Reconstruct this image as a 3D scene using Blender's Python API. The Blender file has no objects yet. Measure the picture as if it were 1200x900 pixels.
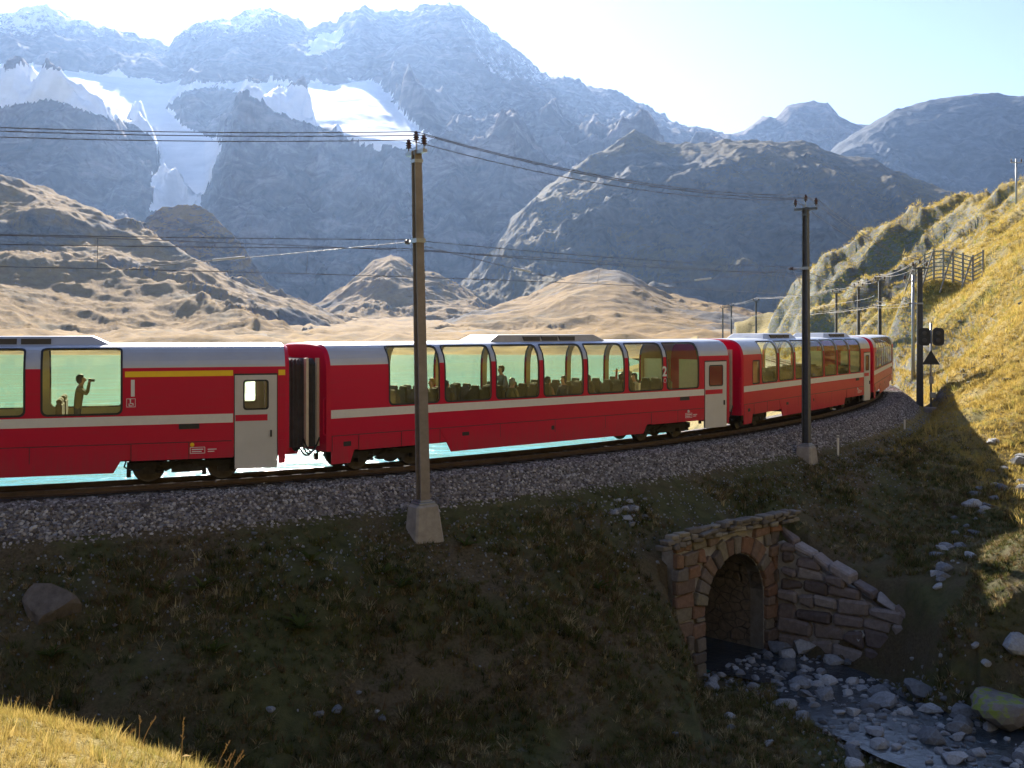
import bpy, bmesh, math, random
import numpy as np
from mathutils import Vector, Matrix
random.seed(7); RNG = np.random.default_rng(11)
scene = bpy.context.scene
COL = scene.collection

# ---------------------------------------------------------------- camera
CZ = 3.63; F = 1250.0; HY = 386.0          # eye above the rail, focal length in photo pixels, horizon row
cam_d = bpy.data.cameras.new('camera'); cam = bpy.data.objects.new('camera', cam_d); COL.objects.link(cam)
cam_d.sensor_width = 36.0; cam_d.lens = F / 1200 * 36; cam_d.shift_y = -(450 - HY) / 1200
cam_d.clip_start = 0.1; cam_d.clip_end = 40000
cam.location = (0, 0, CZ); cam.rotation_euler = (math.pi / 2, 0, 0)
scene.camera = cam

# ---------------------------------------------------------------- sky, sun, exposure
SUN_AZ = math.radians(-12.0)               # from +Y towards +X
SUN_EL = math.radians(25.5)
world = bpy.data.worlds.new('World'); scene.world = world; world.use_nodes = True
wn = world.node_tree.nodes; wn.clear()
sky = wn.new('ShaderNodeTexSky'); sky.sky_type = 'NISHITA'; sky.sun_disc = False
sky.sun_elevation = SUN_EL; sky.sun_rotation = SUN_AZ
sky.altitude = 2200; sky.air_density = 1.0; sky.dust_density = 0.7; sky.ozone_density = 0.6
bg = wn.new('ShaderNodeBackground'); bg.inputs['Strength'].default_value = 0.055
wo = wn.new('ShaderNodeOutputWorld')
tint = wn.new('ShaderNodeMix'); tint.data_type = 'RGBA'; tint.blend_type = 'MULTIPLY'; tint.inputs[0].default_value = 1.0; tint.inputs[7].default_value = (1.0, 0.90, 0.98, 1)   # camera white balance
world.node_tree.links.new(sky.outputs[0], tint.inputs[6]); world.node_tree.links.new(tint.outputs[2], bg.inputs[0]); world.node_tree.links.new(bg.outputs[0], wo.inputs[0])
sun_d = bpy.data.lights.new('sun', 'SUN'); sun_d.energy = 5.0; sun_d.angle = math.radians(0.53); sun_d.color = (1.0, 0.93, 0.83)
sun = bpy.data.objects.new('sun', sun_d); COL.objects.link(sun)
SUN_DIR = Vector((math.sin(SUN_AZ) * math.cos(SUN_EL), math.cos(SUN_AZ) * math.cos(SUN_EL), math.sin(SUN_EL)))
sun.rotation_euler = SUN_DIR.to_track_quat('Z', 'Y').to_euler(); sun.location = (-20, 60, 60)
vs = scene.view_settings
vs.view_transform = 'Standard'; vs.look = 'None'; vs.exposure = 1.62; vs.gamma = 1.0; vs.use_curve_mapping = False
scene.render.engine = 'CYCLES'
cy = scene.cycles
cy.use_denoising = True; cy.max_bounces = 10; cy.transparent_max_bounces = 24; cy.volume_bounces = 1
cy.diffuse_bounces = 4; cy.glossy_bounces = 4; cy.transmission_bounces = 6
cy.sample_clamp_indirect = 6.0; cy.caustics_reflective = False; cy.caustics_refractive = False

# ---------------------------------------------------------------- small helpers
def tag(o, label=None, cat=None, group=None, kind=None):
    if label: o['label'] = label
    if cat: o['category'] = cat
    if group: o['group'] = group
    if kind: o['kind'] = kind
    return o
def link(o, parent=None):
    COL.objects.link(o)
    if parent is not None: o.parent = parent
    return o
def empty(name, loc=(0, 0, 0), rz=0.0, parent=None):
    o = bpy.data.objects.new(name, None); o.location = loc; o.rotation_euler = (0, 0, rz); o.empty_display_size = 0.2
    return link(o, parent)
def np_mesh(name, verts, faces, mats=(), smooth=True, mat_idx=None):
    """faces: (n,4) or (n,3) int array"""
    me = bpy.data.meshes.new(name)
    verts = np.asarray(verts, dtype=np.float32); faces = np.asarray(faces, dtype=np.int32)
    k = faces.shape[1]
    me.vertices.add(len(verts)); me.vertices.foreach_set('co', verts.ravel())
    me.loops.add(faces.size); me.loops.foreach_set('vertex_index', faces.ravel())
    me.polygons.add(len(faces)); me.polygons.foreach_set('loop_start', np.arange(0, faces.size, k, dtype=np.int32))
    if mat_idx is not None: me.polygons.foreach_set('material_index', np.asarray(mat_idx, dtype=np.int32))
    me.polygons.foreach_set('use_smooth', np.full(len(faces), smooth, dtype=bool))
    for m in mats: me.materials.append(m)
    me.update(calc_edges=True); me.validate()
    return me
def mesh_obj(name, me, parent=None, loc=None):
    o = bpy.data.objects.new(name, me)
    if loc is not None: o.location = loc
    return link(o, parent)
class MB:
    """collects simple solids into one mesh"""
    def __init__(s): s.v = []; s.f = []; s.m = []
    def add(s, vs_, fs_, mi=0):
        b = len(s.v); s.v.extend([tuple(p) for p in vs_]); s.f.extend([tuple(b + i for i in f) for f in fs_]); s.m.extend([mi] * len(fs_)); return s
    def box(s, lo, hi, mi=0, M=None):
        x0, y0, z0 = lo; x1, y1, z1 = hi
        vs_ = [(x0, y0, z0), (x1, y0, z0), (x1, y1, z0), (x0, y1, z0), (x0, y0, z1), (x1, y0, z1), (x1, y1, z1), (x0, y1, z1)]
        if M is not None: vs_ = [M @ Vector(p) for p in vs_]
        return s.add(vs_, [(0, 3, 2, 1), (4, 5, 6, 7), (0, 1, 5, 4), (1, 2, 6, 5), (2, 3, 7, 6), (3, 0, 4, 7)], mi)
    def cyl(s, p0, p1, r0, r1=None, n=8, mi=0, cap=True):
        r1 = r0 if r1 is None else r1
        p0 = Vector(p0); p1 = Vector(p1); d = (p1 - p0).normalized()
        u = d.orthogonal().normalized(); w = d.cross(u)
        vs_ = []
        for p, r in ((p0, r0), (p1, r1)):
            for i in range(n):
                a = 2 * math.pi * i / n; vs_.append(p + (u * math.cos(a) + w * math.sin(a)) * r)
        fs_ = [(i, (i + 1) % n, n + (i + 1) % n, n + i) for i in range(n)]
        if cap: fs_ += [tuple(range(n - 1, -1, -1)), tuple(range(n, 2 * n))]
        return s.add(vs_, fs_, mi)
    def lathe(s, prof, base=(0, 0, 0), axis=(0, 0, 1), n=12, mi=0):
        """prof: list of (r, h) along axis"""
        d = Vector(axis).normalized(); u = d.orthogonal().normalized(); w = d.cross(u); b = Vector(base)
        vs_ = []
        for r, h in prof:
            for i in range(n):
                a = 2 * math.pi * i / n; vs_.append(b + d * h + (u * math.cos(a) + w * math.sin(a)) * r)
        fs_ = []
        for j in range(len(prof) - 1):
            for i in range(n): fs_.append((j * n + i, j * n + (i + 1) % n, (j + 1) * n + (i + 1) % n, (j + 1) * n + i))
        fs_ += [tuple(range(n - 1, -1, -1)), tuple(range((len(prof) - 1) * n, len(prof) * n))]
        return s.add(vs_, fs_, mi)
    def tube(s, pts, r, n=6, mi=0):
        for a, b in zip(pts[:-1], pts[1:]): s.cyl(a, b, r, n=n, mi=mi)
        return s
    def mesh(s, name, mats, smooth=False):
        me = bpy.data.meshes.new(name); me.from_pydata(s.v, [], s.f)
        mats = mats if isinstance(mats, (list, tuple)) else [mats]
        for m in mats: me.materials.append(m)
        if len(mats) > 1: me.polygons.foreach_set('material_index', s.m)
        if smooth: me.polygons.foreach_set('use_smooth', [True] * len(me.polygons))
        me.update(); return me
    def build(s, name, mats, parent=None, smooth=False, bevel=0.0, loc=None):
        me = s.mesh(name, mats, smooth)
        if bevel:
            bm = bmesh.new(); bm.from_mesh(me)
            bmesh.ops.bevel(bm, geom=list(bm.edges), offset=bevel, segments=1, affect='EDGES', profile=0.5)
            bm.to_mesh(me); bm.free()
        return mesh_obj(name, me, parent, loc)

# ---------------------------------------------------------------- noise (numpy)
def _hash(ix, iy, seed):
    h = (ix * 374761393 + iy * 668265263 + seed * 1274126177) & 0xFFFFFFFF
    h = ((h ^ (h >> 13)) * 1274126177) & 0xFFFFFFFF
    return h ^ (h >> 16)
def perlin(x, y, seed=0):
    x = np.asarray(x, dtype=np.float64); y = np.asarray(y, dtype=np.float64)
    x0 = np.floor(x).astype(np.int64); y0 = np.floor(y).astype(np.int64)
    fx = x - x0; fy = y - y0
    u = fx * fx * fx * (fx * (fx * 6 - 15) + 10); v = fy * fy * fy * (fy * (fy * 6 - 15) + 10)
    def g(ix, iy, dx, dy):
        a = _hash(ix, iy, seed) * (2 * math.pi / 4294967296.0)
        return np.cos(a) * dx + np.sin(a) * dy
    n00 = g(x0, y0, fx, fy); n10 = g(x0 + 1, y0, fx - 1, fy); n01 = g(x0, y0 + 1, fx, fy - 1); n11 = g(x0 + 1, y0 + 1, fx - 1, fy - 1)
    return (n00 * (1 - u) + n10 * u) * (1 - v) + (n01 * (1 - u) + n11 * u) * v
def fbm(x, y, oct=5, gain=0.5, lac=2.03, seed=0):
    t = np.zeros(np.shape(x)); a = 1.0
    for i in range(oct):
        t += a * perlin(x, y, seed + i * 17); x = x * lac + 3.1; y = y * lac - 1.7; a *= gain
    return t
def ridged(x, y, oct=6, gain=0.5, lac=2.07, seed=0):
    t = np.zeros(np.shape(x)); a = 1.0; w = 1.0
    for i in range(oct):
        n = 1 - 2 * np.abs(perlin(x, y, seed + i * 13)); n = np.clip(n, 0, 1) ** 2
        t += a * n * w; w = np.clip(n * 1.6, 0, 1); x = x * lac + 5.3; y = y * lac + 2.9; a *= gain
    return t
def sstep(a, b, x):
    t = np.clip((x - a) / (b - a), 0, 1); return t * t * (3 - 2 * t)

# ---------------------------------------------------------------- materials
class NT:
    def __init__(s, name):
        s.m = bpy.data.materials.new(name); s.m.use_nodes = True; s.t = s.m.node_tree; s.n = s.t.nodes; s.n.clear()
        s.out = s.n.new('ShaderNodeOutputMaterial')
    def node(s, typ, **kw):
        nd = s.n.new(typ)
        for k, v in kw.items():
            if k in nd.inputs.keys() if isinstance(k, str) else False: pass
            setattr(nd, k, v)
        return nd
    def lk(s, a, b): s.t.links.new(a, b)
    def coord(s, kind='Object'):
        return s.n.new('ShaderNodeTexCoord').outputs[kind]
    def pos(s): return s.n.new('ShaderNodeNewGeometry').outputs['Position']
    def scale(s, vec, sc):
        mp = s.n.new('ShaderNodeMapping'); mp.inputs['Scale'].default_value = sc if hasattr(sc, '__len__') else (sc,) * 3; s.lk(vec, mp.inputs[0]); return mp.outputs[0]
    def noise(s, vec, scale, detail=6, rough=0.55, dist=0.0):
        n = s.n.new('ShaderNodeTexNoise'); n.inputs['Scale'].default_value = scale; n.inputs['Detail'].default_value = detail
        n.inputs['Roughness'].default_value = rough; n.inputs['Distortion'].default_value = dist
        s.lk(vec, n.inputs['Vector']); return n.outputs['Fac']
    def voro(s, vec, scale, feature='F1', out='Distance', rand=1.0):
        n = s.n.new('ShaderNodeTexVoronoi'); n.feature = feature; n.inputs['Scale'].default_value = scale; n.inputs['Randomness'].default_value = rand
        s.lk(vec, n.inputs['Vector']); return n.outputs[out]
    def ramp(s, fac, stops):
        r = s.n.new('ShaderNodeValToRGB'); e = r.color_ramp.elements
        while len(e) < len(stops): e.new(0.5)
        for i, (p, c) in enumerate(stops):
            e[i].position = p; e[i].color = (*c, 1) if len(c) == 3 else c
        s.lk(fac, r.inputs[0]); return r.outputs[0]
    def rng(s, fac, a, b, c=0.0, d=1.0):
        r = s.n.new('ShaderNodeMapRange'); r.interpolation_type = 'SMOOTHSTEP'
        for i, v in enumerate((a, b, c, d)): r.inputs[i + 1].default_value = v
        s.lk(fac, r.inputs[0]); return r.outputs[0]
    def mix(s, fac, a, b, mode='MIX'):
        m = s.n.new('ShaderNodeMix'); m.data_type = 'RGBA'; m.blend_type = mode; m.clamp_factor = True
        for sock, v in ((m.inputs[0], fac), (m.inputs[6], a), (m.inputs[7], b)):
            if isinstance(v, (int, float)): sock.default_value = v
            elif isinstance(v, tuple): sock.default_value = (*v, 1) if len(v) == 3 else v
            else: s.lk(v, sock)
        return m.outputs[2]
    def math(s, op, a, b=0.0):
        m = s.n.new('ShaderNodeMath'); m.operation = op
        for sock, v in ((m.inputs[0], a), (m.inputs[1], b)):
            if isinstance(v, (int, float)): sock.default_value = v
            else: s.lk(v, sock)
        return m.outputs[0]
    def attr(s, name, out='Fac'):
        a = s.n.new('ShaderNodeAttribute'); a.attribute_name = name; return a.outputs[out]
    def nz(s):
        sep = s.n.new('ShaderNodeSeparateXYZ'); s.lk(s.n.new('ShaderNodeNewGeometry').outputs['True Normal'], sep.inputs[0]); return sep.outputs[2]
    def bump(s, h, strength=0.5, dist=0.1):
        b = s.n.new('ShaderNodeBump'); b.inputs['Strength'].default_value = strength; b.inputs['Distance'].default_value = dist
        s.lk(h, b.inputs['Height']); return b.outputs[0]
    def bsdf(s, color, rough=0.8, metal=0.0, normal=None, spec=0.5, sheen=None, coat=0.0):
        p = s.n.new('ShaderNodeBsdfPrincipled')
        for key, v in (('Base Color', color), ('Roughness', rough), ('Metallic', metal), ('Specular IOR Level', spec), ('Coat Weight', coat)):
            if isinstance(v, (int, float)): p.inputs[key].default_value = v
            elif isinstance(v, tuple): p.inputs[key].default_value = (*v, 1) if len(v) == 3 else v
            else: s.lk(v, p.inputs[key])
        if normal is not None: s.lk(normal, p.inputs['Normal'])
        s.lk(p.outputs[0], s.out.inputs[0]); s.p = p
        return s.m

def mat_simple(name, color, rough=0.6, metal=0.0, var=0.12, scale=8.0, bump=0.0, coat=0.0, spec=0.5):
    t = NT(name); v = t.coord()
    n = t.noise(v, scale, 5, 0.6)
    lo = tuple(max(0, c * (1 - var)) for c in color); hi = tuple(min(1, c * (1 + var)) for c in color)
    col = t.ramp(n, [(0.3, lo), (0.7, hi)])
    rg = t.rng(t.noise(v, scale * 2.3, 3), 0.3, 0.7, max(0.02, rough - 0.08), min(1, rough + 0.08))
    nm = t.bump(t.noise(v, scale * 4, 4), bump, 0.02) if bump else None
    return t.bsdf(col, rg, metal, nm, spec=spec, coat=coat)

# ---------------------------------------------------------------- pixel -> place
def P(px, py, Y):
    """a photo pixel and a forward distance -> a point in metres"""
    return ((px - 600.0) / F * Y, Y, CZ - (py - HY) / F * Y)

# ---------------------------------------------------------------- the line of the track (rail level z = 0)
_ds = 0.25
def _curv(s):
    # curvature along the line: easing in, the tight bend, then out along the far shore
    if s < -18: return 0.0
    if s < -10: return 0.0275 * (s + 18) / 8
    if s < 28: return 0.0231 - 0.000442 * s
    if s < 60: return 0.0118
    if s < 66: return 0.006
    return 0.0
TS = np.arange(-60, 240, _ds); _h = np.zeros(len(TS)); _i0 = int(np.argmin(np.abs(TS)))
_h[_i0] = 0.5484
for i in range(_i0 + 1, len(TS)): _h[i] = _h[i - 1] + _curv(TS[i - 1] + _ds / 2) * _ds
for i in range(_i0 - 1, -1, -1): _h[i] = _h[i + 1] - _curv(TS[i] + _ds / 2) * _ds
TX = np.zeros(len(TS)); TY = np.zeros(len(TS)); TX[_i0], TY[_i0] = -5.305, 27.32
for i in range(_i0 + 1, len(TS)):
    a = (_h[i] + _h[i - 1]) / 2; TX[i] = TX[i - 1] + math.cos(a) * _ds; TY[i] = TY[i - 1] + math.sin(a) * _ds
for i in range(_i0 - 1, -1, -1):
    a = (_h[i] + _h[i + 1]) / 2; TX[i] = TX[i + 1] - math.cos(a) * _ds; TY[i] = TY[i + 1] - math.sin(a) * _ds
def track(s, d=0.0):
    """point at arc length s and offset d (positive = valley side, where the photographer stands), and heading"""
    x = np.interp(s, TS, TX); y = np.interp(s, TS, TY); h = np.interp(s, TS, _h)
    return x + np.sin(h) * d, y - np.cos(h) * d, h
def track_sd(x, y):
    """nearest (s, d) for arrays"""
    x = np.asarray(x, float).ravel(); y = np.asarray(y, float).ravel()
    S = np.empty(len(x)); D = np.empty(len(x)); st = 4
    cx, cy_, ch, cs = TX[::st], TY[::st], _h[::st], TS[::st]
    for a in range(0, len(x), 20000):
        xx = x[a:a + 20000, None]; yy = y[a:a + 20000, None]
        k = np.argmin((xx - cx) ** 2 + (yy - cy_) ** 2, axis=1)
        s = cs[k]
        for _ in range(2):
            px, py, h = track(s); s = s + (x[a:a + 20000] - px) * np.cos(h) + (y[a:a + 20000] - py) * np.sin(h)
            s = np.clip(s, TS[0], TS[-1])
        px, py, h = track(s)
        S[a:a + 20000] = s; D[a:a + 20000] = (x[a:a + 20000] - px) * np.sin(h) - (y[a:a + 20000] - py) * np.cos(h)
    return S, D
# ================================================================ SETTING
LAKE_Z = -6.9
# culvert frame: face centre, along-track and outward axes
CUL_S, CUL_D = 10.0, 5.3
_cx, _cy, _ch = (float(a) for a in track(CUL_S, CUL_D))
E_T = (math.cos(_ch), math.sin(_ch)); E_N = (math.sin(_ch), -math.cos(_ch))
def cul_uw(x, y): return (x - _cx) * E_T[0] + (y - _cy) * E_T[1], (x - _cx) * E_N[0] + (y - _cy) * E_N[1]
def cul_pt(u, w, z=0.0): return (_cx + u * E_T[0] + w * E_N[0], _cy + u * E_T[1] + w * E_N[1], z)
STREAM = np.array([cul_pt(0, -4)[:2], cul_pt(0, 0)[:2], cul_pt(0.1, 2.5)[:2], (8.1, 25.4), (9.3, 23.1), (11.2, 21.4), (15.0, 19.6), (22.0, 18.5)])
STREAM_Z = np.array([-5.55, -5.5, -5.42, -5.36, -5.3, -5.22, -5.1, -4.8])
STREAM_W = np.array([1.2, 1.3, 1.35, 1.55, 1.8, 1.9, 1.7, 1.5])

def _tps():
    pts = []
    for s in np.arange(-54, 236, 6.0):
        for d, z in ((3.2, -1.12), (-3.2, -1.0), (-12.5, -7.9), (-32, -9.6)):
            if s > 60 and d == 3.2: z = -0.6
            x, y, _ = track(s, d); pts.append((float(x), float(y), z))
    for s in np.arange(-24, 8, 4.0):
        x, y, _ = track(s, 7.0); pts.append((float(x), float(y), -3.45))
    for s in np.arange(-6, 6, 5.0):
        x, y, _ = track(s, 10.2); pts.append((float(x), float(y), -4.9))
    for s in (14, 18): 
        x, y, _ = track(s, 6.0); pts.append((float(x), float(y), -2.6))
    # valley, gully and right bank
    pts += [(3, 21, -4.95), (5.5, 24, -4.9), (9, 21.5, -5.0), (8.6, 27, -4.6), (10.4, 27, -4.0), (12.4, 26, -2.7), (13.6, 28, -2.0), (16, 25, -0.9),
            (12.6, 31, -2.7), (16.3, 37, -2.35), (18.6, 40, -2.1), (17.4, 41, -1.8), (16.3, 34, -2.7), (18.5, 32.5, -2.1), (21, 33.5, -1.2), (25, 36, 0.6), (23, 46, 0.0)]
    # right hill
    for px, py, Y in ((1150, 450, 55), (1190, 480, 47), (1150, 400, 66), (1190, 400, 58), (1105, 440, 63), (1085, 400, 78), (1100, 345, 90), (1060, 345, 88), (1150, 328, 84),
                      (1190, 300, 80), (1195, 238, 122), (1120, 258, 150), (1060, 280, 162), (1000, 310, 166), (950, 345, 172), (905, 372, 182), (868, 387, 195),
                      (1000, 349, 160.5), (1050, 325, 158), (1085, 305, 151), (1120, 286, 144), (1165, 266, 131), (955, 362, 165), (1000, 362, 140), (1060, 345, 122), (1120, 318, 112), (940, 376, 135), (1020, 372, 108)):
        pts.append(P(px, py, Y))
    pts += [(62, 225, 12), (48, 255, 2), (42, 235, -1), (85, 215, 19), (80, 160, 22), (95, 110, 28), (60, 40, 17), (60, 70, 19), (75, 70, 25), (40, 60, 10), (36, 45, 6.5), (100, 0, 36), (150, 120, 40), (150, 240, 30)]
    # photographer's knoll and the hill behind
    pts += [(0, 0, 2.0), P(-10, 838, 6.0), P(110, 868, 5.8), P(235, 912, 5.4), (-2, 2, 2.0), (-5, 4, 1.75), (-4.6, 8.6, -0.5), (-1.2, 8.6, -1.2), (0, 8, -1.0), (1, 5, 0.2), (0, 13, -3.9), (-5, 13, -2.9), (-9, 13, -1.6), (-15, 12, -0.6), (-22, 13, -0.4),
            (5, 8, -1.1), (5, 14, -4.2), (10, 12, -3.3), (10, 17, -4.75), (15, 13, -2.2), (4, 1, 1.4), (14, 4, 0.5), (-12, 4, 1.8),
            (0, -10, 6.0), (0, -30, 19), (-22, -8, 6.5), (22, -10, 7.5), (22, -30, 20), (30, 8, 5.5), (30, 22, 4.5), (42, 22, 9.5), (-35, -4, 6), (45, -20, 21), (-45, -28, 18), (0, -70, 40), (-150, 60, -10), (-150, 150, -11), (-60, 120, -11), (-60, 220, -11), (-200, 250, -11), (-20, 170, -11), (0, 260, -11), (-90, 30, -9), (-260, 100, -11), (-120, 10, -4), (-80, -70, 36), (80, -70, 48), (-80, 0, 6)]
    A = np.array(pts); n = len(A); X = A[:, :2] / 30.0
    def phi(r2): return np.where(r2 > 0, r2 * np.log(np.maximum(r2, 1e-12)) * 0.5, 0)
    K = phi(((X[:, None] - X[None]) ** 2).sum(-1)) + np.eye(n) * 2e-4
    Pm = np.c_[np.ones(n), X]
    M = np.block([[K, Pm], [Pm.T, np.zeros((3, 3))]])
    sol = np.linalg.solve(M, np.r_[A[:, 2], 0, 0, 0])
    def ev(x, y):
        q = np.c_[np.ravel(x), np.ravel(y)] / 30.0; out = np.empty(len(q))
        for a in range(0, len(q), 20000):
            b = q[a:a + 20000]
            out[a:a + 20000] = phi(((b[:, None] - X[None]) ** 2).sum(-1)) @ sol[:n] + sol[n] + b @ sol[n + 1:]
        return out
    return ev
_ev = _tps()
def polyline_near(x, y, L):
    """distance to a polyline, with the fractional index of the nearest point"""
    best = np.full(len(x), 1e9); idx = np.zeros(len(x))
    for i in range(len(L) - 1):
        a = L[i]; b = L[i + 1]; ab = b - a
        t = np.clip(((x - a[0]) * ab[0] + (y - a[1]) * ab[1]) / (ab @ ab), 0, 1)
        d = np.hypot(x - a[0] - t * ab[0], y - a[1] - t * ab[1])
        m = d < best; best[m] = d[m]; idx[m] = i + t[m]
    return best, idx
def ground(x, y, noise=True, full=False):
    x = np.ravel(np.asarray(x, float)); y = np.ravel(np.asarray(y, float))
    z = _ev(x, y); s, d = track_sd(x, y)
    if noise:
        r = np.hypot(x, y); ad = np.abs(d)
        k = sstep(2.6, 5.0, ad); hill = sstep(45, 110, y) * sstep(0, 12, d)
        n = fbm(x / 3.1, y / 3.1, 5, 0.5, seed=3) * 0.34 + fbm(x / 0.7, y / 0.7, 3, 0.5, seed=9) * 0.09
        n += hill * (fbm(x / 11, y / 9, 5, 0.55, seed=21) * 1.5)
        # rock band below the crest of the right hill
        band = sstep(35, 42, x) * sstep(108, 128, y) * (1 - sstep(178, 196, y))
        n += band * ((ridged(x / 16, y / 12, 6, 0.55, seed=41) - 0.6) * 1.7 + fbm(x / 4, y / 3, 4, 0.6, seed=43) * 0.9)
        z = z + n * k * (0.35 + 0.65 * sstep(4, 12, r))
    # formation under the ballast
    form = np.where(np.abs(d) < 2.3, -0.62, -0.62 - (np.abs(d) - 2.3) * 0.62)
    z = np.where(np.abs(d) < 4.2, form * (1 - sstep(2.6, 4.2, np.abs(d))) + np.maximum(np.minimum(z, 0.5), -9) * sstep(2.6, 4.2, np.abs(d)), z)
    # stream channel
    near = (np.abs(x - 11) < 16) & (np.abs(y - 25) < 12)
    xs, ys = x[near], y[near]; ds, ii = polyline_near(xs, ys, STREAM)
    bed = np.interp(ii, np.arange(len(STREAM)), STREAM_Z); hw = np.interp(ii, np.arange(len(STREAM)), STREAM_W)
    u, w = cul_uw(xs, ys)
    slope = 0.85 + 0.9 * (u < -0.5) * sstep(3.5, 0.0, w) + 2.4 * (u > 0.6) * (w > -0.3) * sstep(7.5, 3.8, w)
    nb = fbm(xs / 0.9, ys / 0.9, 3, seed=31) * 0.12
    hw = np.where((u > 0.5) & (w > -0.3), hw + 0.75 * sstep(7.0, 4.2, w), hw)
    cz = bed - 0.12 + nb + np.maximum(0, ds - hw) * slope + np.where(ds > hw, nb * 2.5, 0)
    flare = bed - 0.1 + nb + 0.10 * np.maximum(0, -u - 1.4) + np.maximum(0, -u - (1.75 + 1.3 * np.maximum(w, 0))) * 1.7
    cz = np.where((u < 0) & (w < 6.5) & (w > -0.3), np.minimum(cz, flare + 3 * sstep(4.0, 6.5, w)), cz)
    carved = (cz < z[near]) & (w > -0.28)
    z[near] = np.where(carved, cz, z[near])
    if full:
        fl = np.zeros(len(x)); fl[near] = np.where(carved & (np.abs(u) < 3.4) & (w < 0.3), 1, 0)
        return z, s, d, fl
    return z

def build_ground():
    az_in = np.radians(np.arange(-30.5, 30.5, 0.095)); az_l = np.radians(np.linspace(-180, -30.6, 70)); az_r = np.radians(np.linspace(30.6, 180, 70))
    az = np.r_[az_l, az_in, az_r]
    r = np.r_[0.05, np.geomspace(0.9, 3.5, 25)[:-1], np.geomspace(3.5, 270, 430)]
    A, R = np.meshgrid(az, r)
    # tessellation only: fine where the walker stands, coarser far away
    x = (R * np.sin(A)).ravel(); y = (R * np.cos(A)).ravel()
    z, s, d, fl = ground(x, y, full=True)
    nc = len(az); nr = len(r)
    i, j = np.meshgrid(np.arange(nr - 1), np.arange(nc - 1), indexing='ij')
    a = (i * nc + j).ravel(); q = np.c_[a, a + nc, a + nc + 1, a + 1][:, ::-1]
    # hole for the culvert's mouth: the vertical step behind the stone face
    u, w = cul_uw(x, y)
    fq = fl[q]; step = (fq.max(1) == 1) & (fq.min(1) == 0) & (np.abs(u[q]).max(1) < 2.1) & (np.abs(w[q]).max(1) < 0.9) & (w[q].min(1) < -0.05)
    zq = z[q]; step &= (zq.max(1) - zq.min(1)) > 0.5
    deep = zq.max(1) < -9.3
    q = q[~(step | deep)]
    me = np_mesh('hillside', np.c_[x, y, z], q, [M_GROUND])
    emb = sstep(62, 36, y) * sstep(24, 14, x) * sstep(5, 12, np.hypot(x, y))  # mask for the darker brown-green turf of embankment and gully
    at = me.attributes.new('bank_turf', 'FLOAT', 'POINT'); at.data.foreach_set('value', emb.astype(np.float32))
    crag = sstep(34, 42, x) * sstep(108, 126, y) * (1 - sstep(190, 205, y)) * sstep(8.0, -4.0, z - (CZ + (HY - 262) / F * y))
    at = me.attributes.new('crag', 'FLOAT', 'POINT'); at.data.foreach_set('value', crag.astype(np.float32))
    o = mesh_obj('hillside', me); tag(o, kind='structure'); return o

# ---------------------------------------------------------------- ground material
def make_ground_mat():
    t = NT('alpine_turf'); p = t.pos()
    n1 = t.noise(p, 0.35, 6, 0.6); n2 = t.noise(p, 3.0, 6, 0.65); n3 = t.noise(p, 14, 4, 0.7)
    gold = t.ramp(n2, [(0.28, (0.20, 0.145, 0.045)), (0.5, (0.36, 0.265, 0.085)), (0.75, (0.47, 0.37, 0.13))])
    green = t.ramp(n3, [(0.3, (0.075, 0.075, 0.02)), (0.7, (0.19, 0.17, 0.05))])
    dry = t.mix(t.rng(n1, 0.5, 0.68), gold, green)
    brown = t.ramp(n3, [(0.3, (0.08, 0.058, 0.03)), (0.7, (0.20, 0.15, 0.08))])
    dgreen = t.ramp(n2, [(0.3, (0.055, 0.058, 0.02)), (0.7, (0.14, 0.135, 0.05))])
    bank_turf = t.mix(t.rng(n1, 0.4, 0.6), brown, dgreen)
    col = t.mix(t.attr('bank_turf'), dry, bank_turf)
    rockn = t.noise(t.scale(p, (1, 1, 2.4)), 0.9, 8, 0.62, 0.6)
    rock = t.ramp(rockn, [(0.25, (0.05, 0.05, 0.048)), (0.5, (0.17, 0.165, 0.155)), (0.8, (0.33, 0.32, 0.30))])
    lich = t.mix(t.rng(t.noise(p, 2.2, 4), 0.52, 0.64), rock, (0.16, 0.17, 0.05))
    steep = t.math('MULTIPLY', t.math('MAXIMUM', t.rng(t.nz(), 0.66, 0.52), t.math('MULTIPLY', t.attr('crag'), t.rng(t.nz(), 0.93, 0.78))), t.math('SUBTRACT', 1.0, t.math('MULTIPLY', t.attr('bank_turf'), 0.93)))
    spots = t.rng(t.noise(p, 0.8, 7, 0.7), 0.64, 0.70)
    f = t.math('MAXIMUM', t.math('MULTIPLY', steep, t.rng(rockn, 0.35, 0.5)), t.math('MULTIPLY', spots, 0.5))
    col = t.mix(f, col, lich)
    h = t.math('ADD', t.math('MULTIPLY', n3, 0.4), t.noise(p, 40, 3, 0.7))
    return t.bsdf(col, 0.95, 0, t.bump(h, 0.8, 0.06), spec=0.15)
M_GROUND = make_ground_mat()
hillside = build_ground()

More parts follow.
